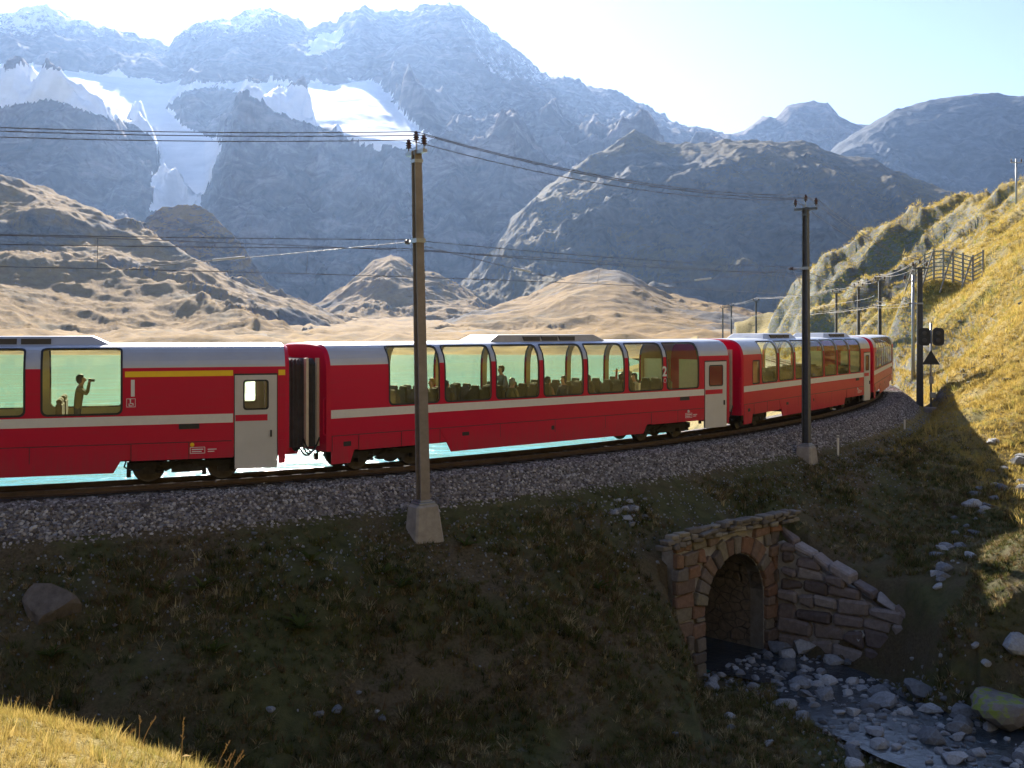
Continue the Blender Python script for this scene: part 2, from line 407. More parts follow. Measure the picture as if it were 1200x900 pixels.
# ---------------------------------------------------------------- lake
def make_lake():
    t = NT('glacier_lake_water'); p = t.pos()
    w1 = t.noise(t.scale(p, (1.0, 0.7, 1)), 0.32, 5, 0.66); w2 = t.noise(p, 2.6, 4, 0.65)
    w0 = t.noise(t.scale(p, (0.45, 1.0, 1)), 0.07, 4, 0.7)
    h = t.math('ADD', t.math('ADD', t.math('MULTIPLY', w1, 1.0), t.math('MULTIPLY', w2, 0.2)), t.math('MULTIPLY', w0, 5.0))
    col = t.ramp(t.noise(p, 0.02, 3), [(0.3, (0.10, 0.46, 0.42)), (0.7, (0.14, 0.54, 0.48))])
    m = t.bsdf(col, 0.10, 0, t.bump(h, 1.0, 0.19), spec=0.5)
    xs = np.array([-1500, 260.]); ys = np.array([14., 640])
    v = [(-1500, 10, LAKE_Z), (36, 10, LAKE_Z), (48, 640, LAKE_Z), (-1500, 640, LAKE_Z)]
    o = mesh_obj('lake', np_mesh('lake', v, [(0, 1, 2, 3)], [m], smooth=False)); tag(o, kind='structure')
    t = NT('lake_floor'); b = t.bsdf(t.ramp(t.noise(t.pos(), 0.01), [(0.3, (0.14, 0.12, 0.07)), (0.7, (0.25, 0.2, 0.1))]), 0.95)
    o = mesh_obj('valley_floor', np_mesh('valley_floor', [(-9000, -2600, -11.0), (9000, -2600, -11.0), (9000, 9000, -11.0), (-9000, 9000, -11.0)], [(0, 1, 2, 3)], [b], smooth=False)); tag(o, kind='structure')
make_lake()

# ---------------------------------------------------------------- far relief
def crv(pts, x):
    a = np.array(pts, float); return np.interp(x, a[:, 0], a[:, 1])
def in_poly(x, y, poly):
    c = np.zeros(len(x), bool); n = len(poly)
    for i in range(n):
        x0, y0 = poly[i]; x1, y1 = poly[(i + 1) % n]
        if y0 == y1: continue
        k = ((y0 > y) != (y1 > y)) & (x < (x1 - x0) * (y - y0) / (y1 - y0) + x0); c ^= k
    return c
def relief(name, px0, px1, dpx, lines, rows, nz, mat, snow=None, seed=0, back=1.25, round_=True):
    """lines: [(distance, [(px,py)..])..] near to far; rows per band; nz(x,y,t)->metres of relief. A back slope gives the ridge its thickness."""
    px = np.arange(px0, px1 + dpx, dpx); Ys = []; Zs = []; Ts = []
    nl = len(lines)
    cz = [CZ - (crv(l[1], px) - HY) / F * (l[0] if not callable(l[0]) else l[0](px)) for l in lines]
    cy_ = [np.full(len(px), float(l[0])) if not callable(l[0]) else l[0](px) for l in lines]
    for b in range(nl - 1):
        for k in range(rows[b]):
            t = k / rows[b]
            if round_ and b == nl - 2: tz = math.sin(t * math.pi / 2) * 0.45 + t * 0.55
            else: tz = t
            Ys.append(cy_[b] + (cy_[b + 1] - cy_[b]) * t); Zs.append(cz[b] + (cz[b + 1] - cz[b]) * tz); Ts.append(b + t)
    Ys.append(cy_[-1]); Zs.append(cz[-1]); Ts.append(nl - 1)
    for k in range(1, 9):
        t = k / 8; Ys.append(cy_[-1] * (1 + (back - 1) * t)); Zs.append(cz[-1] * (1 - 0.75 * t) - 12 * t); Ts.append(nl - 1 + t)
    Y = np.array(Ys); Z = np.array(Zs); T = np.repeat(np.array(Ts)[:, None], len(px), 1)
    X = (px[None] - 600) / F * Y
    n, dn = nz(X, Y, T, Z)
    Z = Z + n; Y = Y - dn
    nr, nc = X.shape
    i, j = np.meshgrid(np.arange(nr - 1), np.arange(nc - 1), indexing='ij'); a = (i * nc + j).ravel()
    me = np_mesh(name, np.c_[X.ravel(), Y.ravel(), Z.ravel()], np.c_[a, a + 1, a + nc + 1, a + nc], [mat])
    if snow is not None:
        qx = 600 + F * X.ravel() / Y.ravel(); qy = HY - F * (Z.ravel() - CZ) / Y.ravel()
        val = snow(qx, qy, X.ravel(), Y.ravel(), Z.ravel(), T.ravel())
        at = me.attributes.new('snow', 'FLOAT', 'POINT'); at.data.foreach_set('value', val.astype(np.float32))
    o = mesh_obj(name, me); tag(o, kind='structure'); return o

def rock_mat(name, lo, mid, hi, sc, grass=None, g_lo=0.72, g_hi=0.86, snow=False, bump=6.0, gn=(0.42, 0.58)):
    t = NT(name); p = t.pos()
    n = t.noise(t.scale(p, (1, 1, 1.8)), sc, 9, 0.66, 0.8); n2 = t.noise(p, sc * 0.22, 5, 0.6)
    col = t.ramp(n, [(0.33, lo), (0.5, mid), (0.67, hi)])
    if grass:
        g = t.ramp(t.noise(p, sc * 1.7, 6, 0.65), [(0.3, grass[0]), (0.7, grass[1])])
        g = t.mix(t.rng(t.noise(p, sc * 0.5, 7, 0.7), 0.5, 0.68, 0, 0.75), g, (0.13, 0.10, 0.045))
        g = t.mix(t.rng(t.noise(p, sc * 3.0, 4, 0.7), 0.66, 0.72, 0, 0.8), g, (0.30, 0.28, 0.25))
        f = t.math('MULTIPLY', t.rng(t.nz(), g_lo, g_hi), t.rng(n2, gn[0], gn[1]))
        col = t.mix(f, col, g)
    rough = 0.95
    if snow:
        sn = t.attr('snow'); e = t.math('ADD', sn, t.math('MULTIPLY', t.math('SUBTRACT', t.noise(p, sc * 2.5, 8, 0.75), 0.5), 1.0))
        f = t.rng(e, 0.46, 0.56)
        ice = t.ramp(t.noise(t.scale(p, (1, 1, 3)), sc * 0.8, 8, 0.7), [(0.3, (0.82, 0.82, 0.81)), (0.6, (0.96, 0.95, 0.93))])
        col = t.mix(f, col, ice)
    h = t.noise(p, sc * 2.2, 8, 0.7)
    return t.bsdf(col, rough, 0, t.bump(h, 0.7, bump), spec=0.1)

GOLD = ((0.19, 0.108, 0.028), (0.36, 0.215, 0.055))
M_MASSIF = rock_mat('massif_rock', (0.03, 0.024, 0.025), (0.10, 0.08, 0.075), (0.25, 0.205, 0.185), 0.009, snow=True, bump=5)
M_MID = rock_mat('ridge_rock', (0.035, 0.036, 0.036), (0.085, 0.083, 0.078), (0.14, 0.135, 0.125), 0.014, grass=((0.08, 0.066, 0.03), (0.20, 0.14, 0.055)), g_lo=0.5, g_hi=0.78, bump=6, gn=(0.36, 0.54))
M_BLUE = rock_mat('haze_blue_rock', (0.022, 0.026, 0.032), (0.055, 0.062, 0.072), (0.11, 0.115, 0.125), 0.010, bump=9)  # blue of the distant haze is put into this rock's colour
M_HILL = rock_mat('golden_hill', (0.035, 0.032, 0.03), (0.11, 0.095, 0.08), (0.24, 0.21, 0.175), 0.035, grass=GOLD, g_lo=0.42, g_hi=0.66, bump=3.0, gn=(0.34, 0.47))
M_PLAIN = rock_mat('golden_plain', (0.1, 0.09, 0.07), (0.22, 0.18, 0.12), (0.34, 0.28, 0.2), 0.05, grass=GOLD, g_lo=0.5, g_hi=0.75, bump=1.0, gn=(0.3, 0.42))

def build_far():
    # valley plain beyond the lake
    def nzp(X, Y, T, Z):
        return fbm(X / 90, Y / 120, 6, 0.5, seed=51) * 5.0 * sstep(0.1, 1.0, T) + ridged(X / 60, Y / 60, 5, 0.5, seed=52) * 3.0 * sstep(0.3, 1, T), 0 * X
    relief('valley_plain', -420, 1500, 4, [(425, [(-420, 420), (1500, 420)]), (470, [(-420, 410), (1500, 410)]), (900, [(-420, 391), (600, 390), (1500, 390)]), (1500, [(-420, 378), (600, 374), (1500, 376)]), (2600, [(-420, 362), (1500, 362)])],
           [8, 50, 40, 20], nzp, M_PLAIN, round_=False, back=1.05)
    def nzhill(a, sc, seed):
        def f(X, Y, T, Z):
            e = sstep(0.0, 0.5, T)
            r = ridged(X / sc, Y / sc, 7, 0.52, seed=seed) - 0.75
            cr = sstep(0.0, 0.35, fbm(X / sc, Y / sc, 3, seed=seed + 3)) * (ridged(X / (sc * 0.22), Y / (sc * 0.3), 5, 0.55, seed=seed + 9) - 0.7) * 0.55
            return e * a * (r * 0.9 + cr + fbm(X / (sc * 1.7), Y / (sc * 1.7), 5, seed=seed + 5)), e * a * 1.2 * fbm(X / (sc * .6), Z / (sc * .35), 5, seed=seed + 8)
        return f
    relief('rocky_hill', -300, 440, 1.5, [(600, [(-300, 409), (440, 409)]), (760, [(-300, 345), (0, 366), (100, 372), (200, 378), (300, 388), (380, 396), (440, 403)]),
                                      (980, [(-300, 270), (0, 292), (80, 304), (170, 322), (250, 345), (330, 366), (390, 388), (440, 398)]),
                                      (1250, [(-300, 185), (-60, 205), (0, 214), (30, 219), (70, 229), (130, 255), (165, 270), (200, 288), (260, 315), (330, 345), (390, 382), (440, 394)])],
           [34, 60, 90], nzhill(13, 190, 61), M_HILL)
    relief('rock_knob', 130, 380, 1.5, [(1180, [(130, 380), (380, 384)]), (1400, [(130, 330), (200, 330), (290, 345), (380, 375)]),
                                    (1460, [(130, 330), (150, 290), (165, 258), (190, 247), (230, 243), (250, 250), (266, 272), (285, 298), (310, 328), (350, 350), (380, 372)])],
           [40, 80], nzhill(12, 120, 71), M_HILL)
    relief('moraine_hill', 330, 620, 1.5, [(1250, [(330, 386), (620, 386)]), (1430, [(330, 384), (378, 368), (450, 355), (530, 362), (620, 375)]),
                                       (1650, [(330, 382), (360, 362), (378, 352), (405, 335), (440, 307), (458, 296), (470, 300), (490, 314), (530, 334), (560, 348), (585, 366), (620, 378)])],
           [40, 80], nzhill(7, 110, 81), M_HILL)
    mound = relief('grassy_mound', 500, 1150, 2, [(760, [(500, 397), (1150, 397)]), (950, [(500, 390), (560, 380), (640, 374), (720, 366), (800, 374), (900, 384), (1150, 388)]),
                                      (1250, [(500, 386), (545, 369), (590, 358), (620, 350), (645, 337), (665, 327), (685, 321), (705, 318), (725, 320), (742, 327), (760, 338), (785, 349), (805, 354), (850, 361), (900, 373), (960, 380), (1150, 384)])],
           [40, 70], nzhill(5.5, 150, 95), M_HILL)
    def nzmid(X, Y, T, Z):
        e = sstep(0.0, 0.6, T); r = ridged(X / 420, Y / 420, 8, 0.55, seed=101) - 0.8
        g = ridged(X / 130, Y / 600, 6, 0.55, seed=104) - 0.7
        e = e * (1 - 0.6 * sstep(1.3, 2.0, T))
        return e * (r * 30 + g * 17), e * 70 * sstep(0.5, 1.3, T) * fbm(X / 200, Z / 110, 6, 0.55, seed=107)
    relief('grey_mountain', 470, 1420, 1.7, [(1420, [(470, 376), (1420, 376)]), (1720, [(470, 372), (540, 360), (600, 335), (700, 325), (850, 330), (1000, 330), (1420, 350)]),
                                      (2350, [(470, 370), (520, 362), (548, 345), (566, 300), (590, 266), (612, 243), (640, 218), (690, 183), (720, 170), (745, 161), (790, 166), (840, 166), (880, 161), (905, 159), (960, 167), (1010, 181), (1060, 201), (1135, 241), (1250, 290), (1420, 340)])],
           [40, 170], nzmid, M_MID)
    def nzfar(X, Y, T, Z):
        e = sstep(0.0, 0.4, T) * (1 - 0.75 * sstep(0.55, 1.0, T / np.floor(T.max() - 1e-3)))
        return e * ((ridged(X / 700, Y / 700, 8, 0.55, seed=111) - 0.8) * 60 + (ridged(X / 170, Y / 900, 6, 0.55, seed=114) - 0.7) * 22), e * 120 * fbm(X / 330, Z / 200, 6, 0.55, seed=117)
    relief('distant_peak', 740, 1120, 2, [(4700, [(740, 260), (1120, 260)]), (5700, [(740, 156), (765, 148), (800, 148), (830, 151), (850, 158), (872, 152), (893, 139), (908, 139), (922, 125), (940, 122), (970, 122), (984, 138), (1000, 146), (1040, 150), (1120, 160)])],
           [120], nzfar, M_MASSIF, snow=lambda qx, qy, X, Y, Z, T: 0.05 + 0 * X, back=1.12)
    relief('blue_mountain', 930, 1520, 2, [(3200, [(930, 330), (1520, 340)]), (3700, [(930, 270), (1000, 250), (1100, 235), (1520, 235)]), (4500, [(930, 205), (960, 188), (985, 168), (1020, 147), (1050, 129), (1090, 114), (1130, 110), (1200, 112), (1300, 122), (1520, 140)])],
           [50, 110], nzfar, M_BLUE, back=1.15)
    glac = [(-200, 60), (0, 74), (60, 78), (110, 88), (200, 97), (290, 95), (345, 100), (430, 93), (458, 108), (470, 132), (508, 166), (470, 173), (440, 168), (385, 152), (345, 140), (300, 112), (250, 101), (212, 106), (196, 125), (215, 148), (246, 160), (264, 172), (250, 205), (236, 243), (205, 244), (173, 246), (180, 212), (190, 182), (172, 152), (110, 130), (50, 118), (0, 124), (-200, 118)]
    sad = [(355, 60), (372, 40), (400, 36), (396, 52), (375, 66)]
    flank = [(540, 20), (560, 22), (600, 58), (645, 88), (625, 100), (590, 92), (560, 70), (545, 45)]
    def snowf(qx, qy, X, Y, Z, T):
        jx = fbm(X / 120, Y / 120, 4, seed=121) * 10; jy = fbm(X / 120, Z / 120, 4, seed=122) * 8
        g = in_poly(qx + jx, qy + jy, glac) | in_poly(qx + jx, qy + jy, sad)
        v = np.where(g, 1.0, 0.0)
        fl = in_poly(qx + jx, qy + jy, flank)
        v = np.maximum(v, np.where(fl, 0.46, 0))
        dust = np.clip((100 - qy) / 70, 0, 1) * np.clip((420 - qx) / 120, 0, 1) * 0.44 + np.clip((60 - qy) / 60, 0, 1) * 0.16
        return np.maximum(v, np.where(T > 2.2, dust, 0))
    def nzmas(X, Y, T, Z):
        e = sstep(0.0, 0.6, T)
        qx = 600 + F * X / Y; qy = HY - F * (Z - CZ) / Y
        ice = in_poly(qx.ravel(), qy.ravel(), glac).reshape(X.shape) * 1.0
        for _ in range(3): ice[:, 1:-1] = (ice[:, :-2] + ice[:, 1:-1] * 2 + ice[:, 2:]) / 4
        k = e * (1 - 0.92 * ice)
        n = (ridged(X / 750, Y / 750, 8, 0.56, seed=131) - 0.8) * 105 + (ridged(X / 230, Y / 1000, 5, 0.48, seed=134) - 0.7) * 48
        return k * n * (1 - 0.8 * sstep(2.4, 3.6, T)) + k * sstep(2.6, 3.6, T) * (ridged(X / 160, Y / 400, 6, 0.6, seed=139) - 0.8) * 22, k * 170 * fbm(X / 420, Z / 270, 6, 0.48, seed=137)
    relief('glacier_mountain', -330, 1060, 1.7,
           [(2300, [(-330, 372), (1060, 372)]), (2580, [(-330, 300), (0, 300), (200, 310), (330, 335), (480, 330), (560, 310), (700, 290), (1060, 300)]),
            (2920, [(-330, 110), (0, 126), (60, 128), (120, 160), (175, 240), (240, 238), (285, 160), (420, 160), (505, 172), (560, 190), (700, 200), (850, 215), (1060, 240)]),
            (4300, [(-330, 50), (0, 74), (100, 88), (200, 96), (300, 94), (430, 93), (500, 105), (600, 128), (700, 150), (850, 185), (1060, 220)]),
            (5850, [(-330, 60), (-150, 25), (-60, 38), (0, 24), (30, 18), (60, 13), (80, 22), (110, 38), (135, 42), (160, 46), (195, 60), (215, 48), (240, 40), (270, 35), (290, 22), (306, 11), (330, 20), (350, 30), (365, 38), (395, 38), (410, 24), (427, 10), (440, 18), (465, 15), (500, 9), (540, 9), (552, 16), (575, 38), (600, 60), (642, 90), (665, 94), (700, 108), (730, 116), (760, 130), (785, 148), (800, 156), (850, 170), (950, 195), (1060, 230)])],
           [30, 100, 80, 130], nzmas, M_MASSIF, snow=snowf, back=1.15)
build_far()

# ---------------------------------------------------------------- haze: one box of pale air round everything, the sky outside it
def build_haze():
    t = NT('mountain_haze'); v = t.n.new('ShaderNodeVolumePrincipled')
    v.inputs['Color'].default_value = (0.38, 0.59, 1.0, 1); v.inputs['Density'].default_value = HAZE; v.inputs['Anisotropy'].default_value = 0.55
    t.lk(v.outputs[0], t.out.inputs['Volume'])
    mb = MB(); mb.box((-9100, -2700, -12.0), (9100, 9100, 2100))
    o = mb.build('haze', t.m); tag(o, kind='stuff'); return o
HAZE = 3.0e-5
build_haze()
# ================================================================ THE TRAIN
def paint(name, col, rough=0.34, coat=0.06):
    t = NT(name); p = t.coord(); n = t.noise(t.scale(p, (0.4, 1, 2.5)), 3.0, 6, 0.6)
    sp = t.n.new('ShaderNodeSeparateXYZ'); t.lk(p, sp.inputs[0])
    n3 = t.noise(t.scale(p, (6, 1, 0.5)), 2.0, 6, 0.7)
    low = t.math('MULTIPLY', t.rng(sp.outputs[2], 1.25, 0.35), t.rng(n3, 0.3, 0.75, 0.08, 0.36))
    dirt = t.math('MAXIMUM', t.math('MULTIPLY', t.rng(n, 0.5, 0.8), 0.14), low)
    return t.bsdf(t.mix(dirt, col, (0.16, 0.11, 0.09)), t.math('ADD', rough, t.math('MULTIPLY', dirt, 0.8)), 0, t.bump(t.noise(p, 1.6, 2), 0.05, 0.05), coat=coat, spec=0.18)
M_RED = paint('coach_red_paint', (0.60, 0.003, 0.040))
M_ROOFG = mat_simple('coach_roof_silver', (0.50, 0.52, 0.56), 0.38, metal=0.25, var=0.06, scale=1.2)
M_WSTRIPE = mat_simple('stripe_white', (0.74, 0.71, 0.66), 0.4, var=0.04)
M_YSTRIPE = mat_simple('stripe_yellow', (1.0, 0.62, 0.006), 0.4, var=0.04)
M_DOORG = mat_simple('door_grey_paint', (0.58, 0.56, 0.54), 0.38, var=0.05, scale=2)
M_BLACK = mat_simple('black_rubber', (0.018, 0.018, 0.02), 0.55, var=0.2)
M_DARKSTEEL = mat_simple('grimy_bogie_steel', (0.035, 0.028, 0.023), 0.75, metal=0.2, var=0.4, scale=6, bump=0.3)
M_WHEEL = mat_simple('wheel_steel', (0.07, 0.055, 0.045), 0.5, metal=0.7, var=0.3, scale=10)
M_LINING = mat_simple('coach_lining_cream', (0.62, 0.55, 0.36), 0.6, var=0.06)
M_SEAT = mat_simple('seat_cloth_olive', (0.11, 0.09, 0.04), 0.85, var=0.25, scale=14)
M_CFLOOR = mat_simple('coach_floor', (0.12, 0.10, 0.08), 0.7)
M_BELLOWS = mat_simple('bellows_rubber', (0.075, 0.07, 0.068), 0.7, var=0.2, scale=5)
M_CREAM = mat_simple('gangway_cream', (0.66, 0.58, 0.44), 0.5, var=0.08)
M_WHITEPT = mat_simple('white_marking', (0.78, 0.76, 0.74), 0.5, var=0.03)
M_ACW = mat_simple('roof_unit_pale', (0.46, 0.41, 0.33), 0.5, var=0.1)
M_GRILL = mat_simple('roof_grille', (0.06, 0.055, 0.05), 0.6)
def make_glass():
    t = NT('tinted_coach_glass')
    tr = t.n.new('ShaderNodeBsdfTransparent'); tr.inputs[0].default_value = (0.93, 0.94, 0.74, 1)
    gl = t.n.new('ShaderNodeBsdfGlossy'); gl.inputs['Roughness'].default_value = 0.01
    fr = t.n.new('ShaderNodeFresnel'); t.lk(t.rng(t.n.new('ShaderNodeNewGeometry').outputs['Backfacing'], 0, 1, 1.55, 1 / 1.55), fr.inputs[0])
    f2 = t.math('MULTIPLY', fr.outputs[0], 0.95)
    mx = t.n.new('ShaderNodeMixShader'); t.lk(f2, mx.inputs[0]); t.lk(tr.outputs[0], mx.inputs[1]); t.lk(gl.outputs[0], mx.inputs[2])
    t.lk(mx.outputs[0], t.out.inputs[0]); return t.m
M_GLASS = make_glass()

CL, HWID = 15.7, 1.325
_prof = [(1.325, 0.30), (1.325, 0.62), (1.325, 1.2), (1.325, 1.9), (1.325, 2.42), (1.322, 2.56), (1.313, 2.68), (1.297, 2.79), (1.268, 2.90), (1.225, 3.0), (1.165, 3.09), (1.085, 3.165), (0.985, 3.222), (0.86, 3.26), (0.6, 3.285), (0.3, 3.297), (0.0, 3.30)]
_pa = np.array(_prof); _pv = np.r_[0, np.cumsum(np.hypot(*(np.diff(_pa, axis=0).T)))]
VTOP = _pv[-1]
def v_at_z(z): return float(np.interp(z, _pa[:, 1], _pv))
def prof_pt(v, off=0.0):
    y = float(np.interp(v, _pv, _pa[:, 0])); z = float(np.interp(v, _pv, _pa[:, 1]))
    if off:
        e = 0.03; y0, z0 = np.interp(v - e, _pv, _pa[:, 0]), np.interp(v - e, _pv, _pa[:, 1]); y1, z1 = np.interp(v + e, _pv, _pa[:, 0]), np.interp(v + e, _pv, _pa[:, 1])
        ty, tz = y1 - y0, z1 - z0; l = math.hypot(ty, tz) or 1; y += tz / l * off; z += -ty / l * off
    return y, z
def side_pt(x, v, side, off=0.0):
    y, z = prof_pt(v, off); return (x - CL / 2, side * y, z)
HB = 2.74; V_HB = v_at_z(HB); VB = v_at_z(0.62)
def round_rect(x0, x1, v0, v1, r, vextra=()):
    """counter-clockwise samples; returns list of (x, v)"""
    pts = []
    vs_l = sorted(set([v for v in list(np.linspace(v0 + r, v1 - r, 7)) + [e for e in vextra if v0 + r < e < v1 - r]]))
    for v in vs_l: pts.append((x1, v))
    for k in range(1, 4): a = math.pi / 2 * k / 4; pts.append((x1 - r + r * math.cos(a), v1 - r + r * math.sin(a)))
    pts += [(x1 - r, v1), (x0 + r, v1)]
    for k in range(1, 4): a = math.pi / 2 + math.pi / 2 * k / 4; pts.append((x0 + r + r * math.cos(a), v1 - r + r * math.sin(a)))
    for v in reversed(vs_l): pts.append((x0, v))
    for k in range(1, 4): a = math.pi + math.pi / 2 * k / 4; pts.append((x0 + r + r * math.cos(a), v0 + r + r * math.sin(a)))
    pts += [(x0 + r, v0), (x1 - r, v0)]
    for k in range(1, 4): a = 1.5 * math.pi + math.pi / 2 * k / 4; pts.append((x1 - r + r * math.cos(a), v0 + r + r * math.sin(a)))
    return pts
def sq_out(pts, x0, x1, v0, v1, m, r):
    """matching points on the outer rectangle"""
    out = []; cx = (x0 + x1) / 2; cv = (v0 + v1) / 2
    for x, v in pts:
        if x > x1 - 1e-6 and v0 + r - 1e-6 <= v <= v1 - r + 1e-6: out.append((x1 + m, v))
        elif x < x0 + 1e-6 and v0 + r - 1e-6 <= v <= v1 - r + 1e-6: out.append((x0 - m, v))
        elif abs(v - v1) < 1e-6: out.append((x, v1 + m))
        elif abs(v - v0) < 1e-6: out.append((x, v0 - m))
        else:
            # corner: mid sample goes to the corner itself
            kx = x1 + m if x > cx else x0 - m; kv = v1 + m if v > cv else v0 - m
            fx = (abs(x - cx) - ((x1 - x0) / 2 - r)) / r; fv = (abs(v - cv) - ((v1 - v0) / 2 - r)) / r
            if abs(fx - fv) < 0.1: out.append((kx, kv))
            elif fx > fv: out.append((kx, v))
            else: out.append((x, kv))
    return out
def add_strip(mb, x0, x1, vs_, side, off, nx=1):
    xs = np.linspace(x0, x1, nx + 1)
    for a, b in zip(vs_[:-1], vs_[1:]):
        for xa, xb in zip(xs[:-1], xs[1:]):
            q = [side_pt(xa, a, side, off), side_pt(xb, a, side, off), side_pt(xb, b, side, off), side_pt(xa, b, side, off)]
            if side > 0: q.reverse()
            zc = prof_pt((a + b) / 2)[1]
            mb.add(q, [(0, 1, 2, 3)], 0 if zc < HB else 1)
def add_ring(mb, inner, outer, side, off_i, off_o, mi=None):
    n = len(inner)
    for k in range(n):
        i0, i1 = inner[k], inner[(k + 1) % n]; o0, o1 = outer[k], outer[(k + 1) % n]
        q = [side_pt(*o0, side, off_o), side_pt(*o1, side, off_o), side_pt(*i1, side, off_i), side_pt(*i0, side, off_i)]
        if side > 0: q.reverse()
        zc = (prof_pt(o0[1])[1] + prof_pt(o1[1])[1] + prof_pt(i0[1])[1] + prof_pt(i1[1])[1]) / 4
        mb.add(q, [(0, 1, 2, 3)], (0 if zc < HB else 1) if mi is None else mi)
def vlist(a, b):
    return sorted(set([a, b] + [float(v) for v in _pv if a + 1e-4 < v < b - 1e-4] + ([V_HB] if a < V_HB < b else [])))
def shell(mb, holes, door, off):
    """holes: [(x0,x1,v0,v1,r)] sorted along x; door: (x0,x1,vtop) or None; for both sides"""
    m = 0.045
    for side in (-1, 1):
        x = 0.0
        for (x0, x1, v0, v1, r) in holes:
            if x0 - m > x + 1e-6: add_strip(mb, x, x0 - m, vlist(VB, VTOP), side, off)
            add_strip(mb, x0 - m, x1 + m, vlist(VB, v0 - m), side, off); add_strip(mb, x0 - m, x1 + m, vlist(v1 + m, VTOP), side, off)
            inn = round_rect(x0, x1, v0, v1, r, [V_HB]); add_ring(mb, inn, sq_out(inn, x0, x1, v0, v1, m, r), side, off, off)
            x = x1 + m
        if door:
            dx0, dx1, dv = door
            if dx0 > x: add_strip(mb, x, dx0, vlist(VB, VTOP), side, off)
            add_strip(mb, dx0, dx1, vlist(dv, VTOP), side, off); x = dx1
        add_strip(mb, x, CL, vlist(VB, VTOP), side, off)
def pane_mesh(x0, x1, v0, v1, r, side, off):
    mb = MB(); pts = round_rect(x0, x1, v0, v1, r)
    lv = sorted(set(round(v, 5) for _, v in pts)); rows = []
    for v in lv:
        if v < v0 + r: h = math.sqrt(max(0, r * r - (v0 + r - v) ** 2)); a = r - h
        elif v > v1 - r: h = math.sqrt(max(0, r * r - (v - v1 + r) ** 2)); a = r - h
        else: a = 0
        rows.append((x0 + a, x1 - a, v))
    for (a0, b0, va), (a1, b1, vb_) in zip(rows[:-1], rows[1:]):
        q = [side_pt(a0, va, side, off), side_pt(b0, va, side, off), side_pt(b1, vb_, side, off), side_pt(a1, vb_, side, off)]
        if side > 0: q.reverse()
        mb.add(q, [(0, 1, 2, 3)])
    return mb
def text_part(parent, name, txt, size, x, z, side=-1, mat=None, off=0.012):
    cu = bpy.data.curves.new('txt', 'FONT'); cu.body = txt; cu.size = size; cu.extrude = 0.002; cu.offset = 0.012 * size / 0.4
    tmp = bpy.data.objects.new('tmp_txt', cu); COL.objects.link(tmp)
    dg = bpy.context.evaluated_depsgraph_get(); me = bpy.data.meshes.new_from_object(tmp.evaluated_get(dg))
    bpy.data.objects.remove(tmp); bpy.data.curves.remove(cu)
    me.materials.clear(); me.materials.append(mat or M_WHITEPT)
    o = mesh_obj(name, me, parent); o.location = (x - CL / 2, side * (HWID + off), z); o.rotation_euler = (math.pi / 2, 0, 0 if side < 0 else math.pi)
    return o

def make_bogie_meshes():
    f = MB()
    for sy in (-1, 1):
        y = sy * 0.78
        f.box((-1.25, y - 0.05, 0.34), (1.25, y + 0.05, 0.50)); f.box((-0.35, y - 0.07, 0.24), (0.35, y + 0.07, 0.40))
        for wx in (-0.85, 0.85):
            f.box((wx - 0.14, y - 0.04, 0.22), (wx + 0.14, y + 0.13, 0.47))
            for k in range(4): f.lathe([(0.08, 0), (0.1, 0.02), (0.1, 0.045), (0.08, 0.06)], (wx + 0.24, y, 0.24 + k * 0.07), n=8)
            f.box((wx - 0.50, y - 0.06, 0.16), (wx - 0.40, y + 0.02, 0.34))
        for k in range(5): f.lathe([(0.11, 0), (0.14, 0.02), (0.14, 0.05), (0.11, 0.07)], (0, y, 0.40 + k * 0.07), n=9)
        f.cyl((-0.5, y + 0.1 * sy, 0.3), (0.1, y + 0.1 * sy, 0.62), 0.035)
    f.box((-0.22, -0.8, 0.36), (0.22, 0.8, 0.56)); f.box((-1.3, -0.7, 0.40), (-1.2, 0.7, 0.5)); f.box((1.2, -0.7, 0.40), (1.3, 0.7, 0.5))
    frame = f.mesh('bogie_frame', M_DARKSTEEL)
    w = MB()
    prof = [(0.08, 0.14), (0.34, 0.14), (0.345, 0.05), (0.375, 0.045), (0.375, 0.02), (0.30, 0.01), (0.28, 0.03), (0.12, 0.05), (0.1, -0.03), (0.05, -0.03)]
    for sy in (-1, 1): w.lathe([(r, sy * (0.5 - h) if sy > 0 else -(0.5 - h)) for r, h in [(0.06, -0.02), (0.30, -0.02), (0.345, -0.03), (0.345, 0.06), (0.375, 0.07), (0.375, 0.10), (0.2, 0.10), (0.08, 0.06)]], (0, 0, 0.345), (0, 1, 0), 20)
    w.cyl((0, -0.45, 0.345), (0, 0.45, 0.345), 0.07, n=8)
    return frame, w.mesh('wheelset', M_WHEEL)
BOGIE_ME, WHEEL_ME = make_bogie_meshes()
def seat_mesh():
    s = MB()
    for k in (-1, 1):
        s.box((-0.04, k * 0.24 - 0.22, 0.40), (0.46, k * 0.24 + 0.22, 0.52)); s.box((-0.16, k * 0.24 - 0.22, 0.45), (-0.02, k * 0.24 + 0.22, 1.12)); s.box((-0.15, k * 0.24 - 0.15, 1.10), (-0.03, k * 0.24 + 0.15, 1.22))
    s.box((0.0, -0.40, 0.0), (0.3, -0.30, 0.42)); s.box((0.0, 0.30, 0.0), (0.3, 0.40, 0.42))
    me = s.mesh('double_seat', M_SEAT)
    bm = bmesh.new(); bm.from_mesh(me); bmesh.ops.bevel(bm, geom=list(bm.edges), offset=0.025, segments=2, affect='EDGES'); bm.to_mesh(me); bm.free(); return me
SEAT_ME = seat_mesh()
FLOOR_Z = 0.82

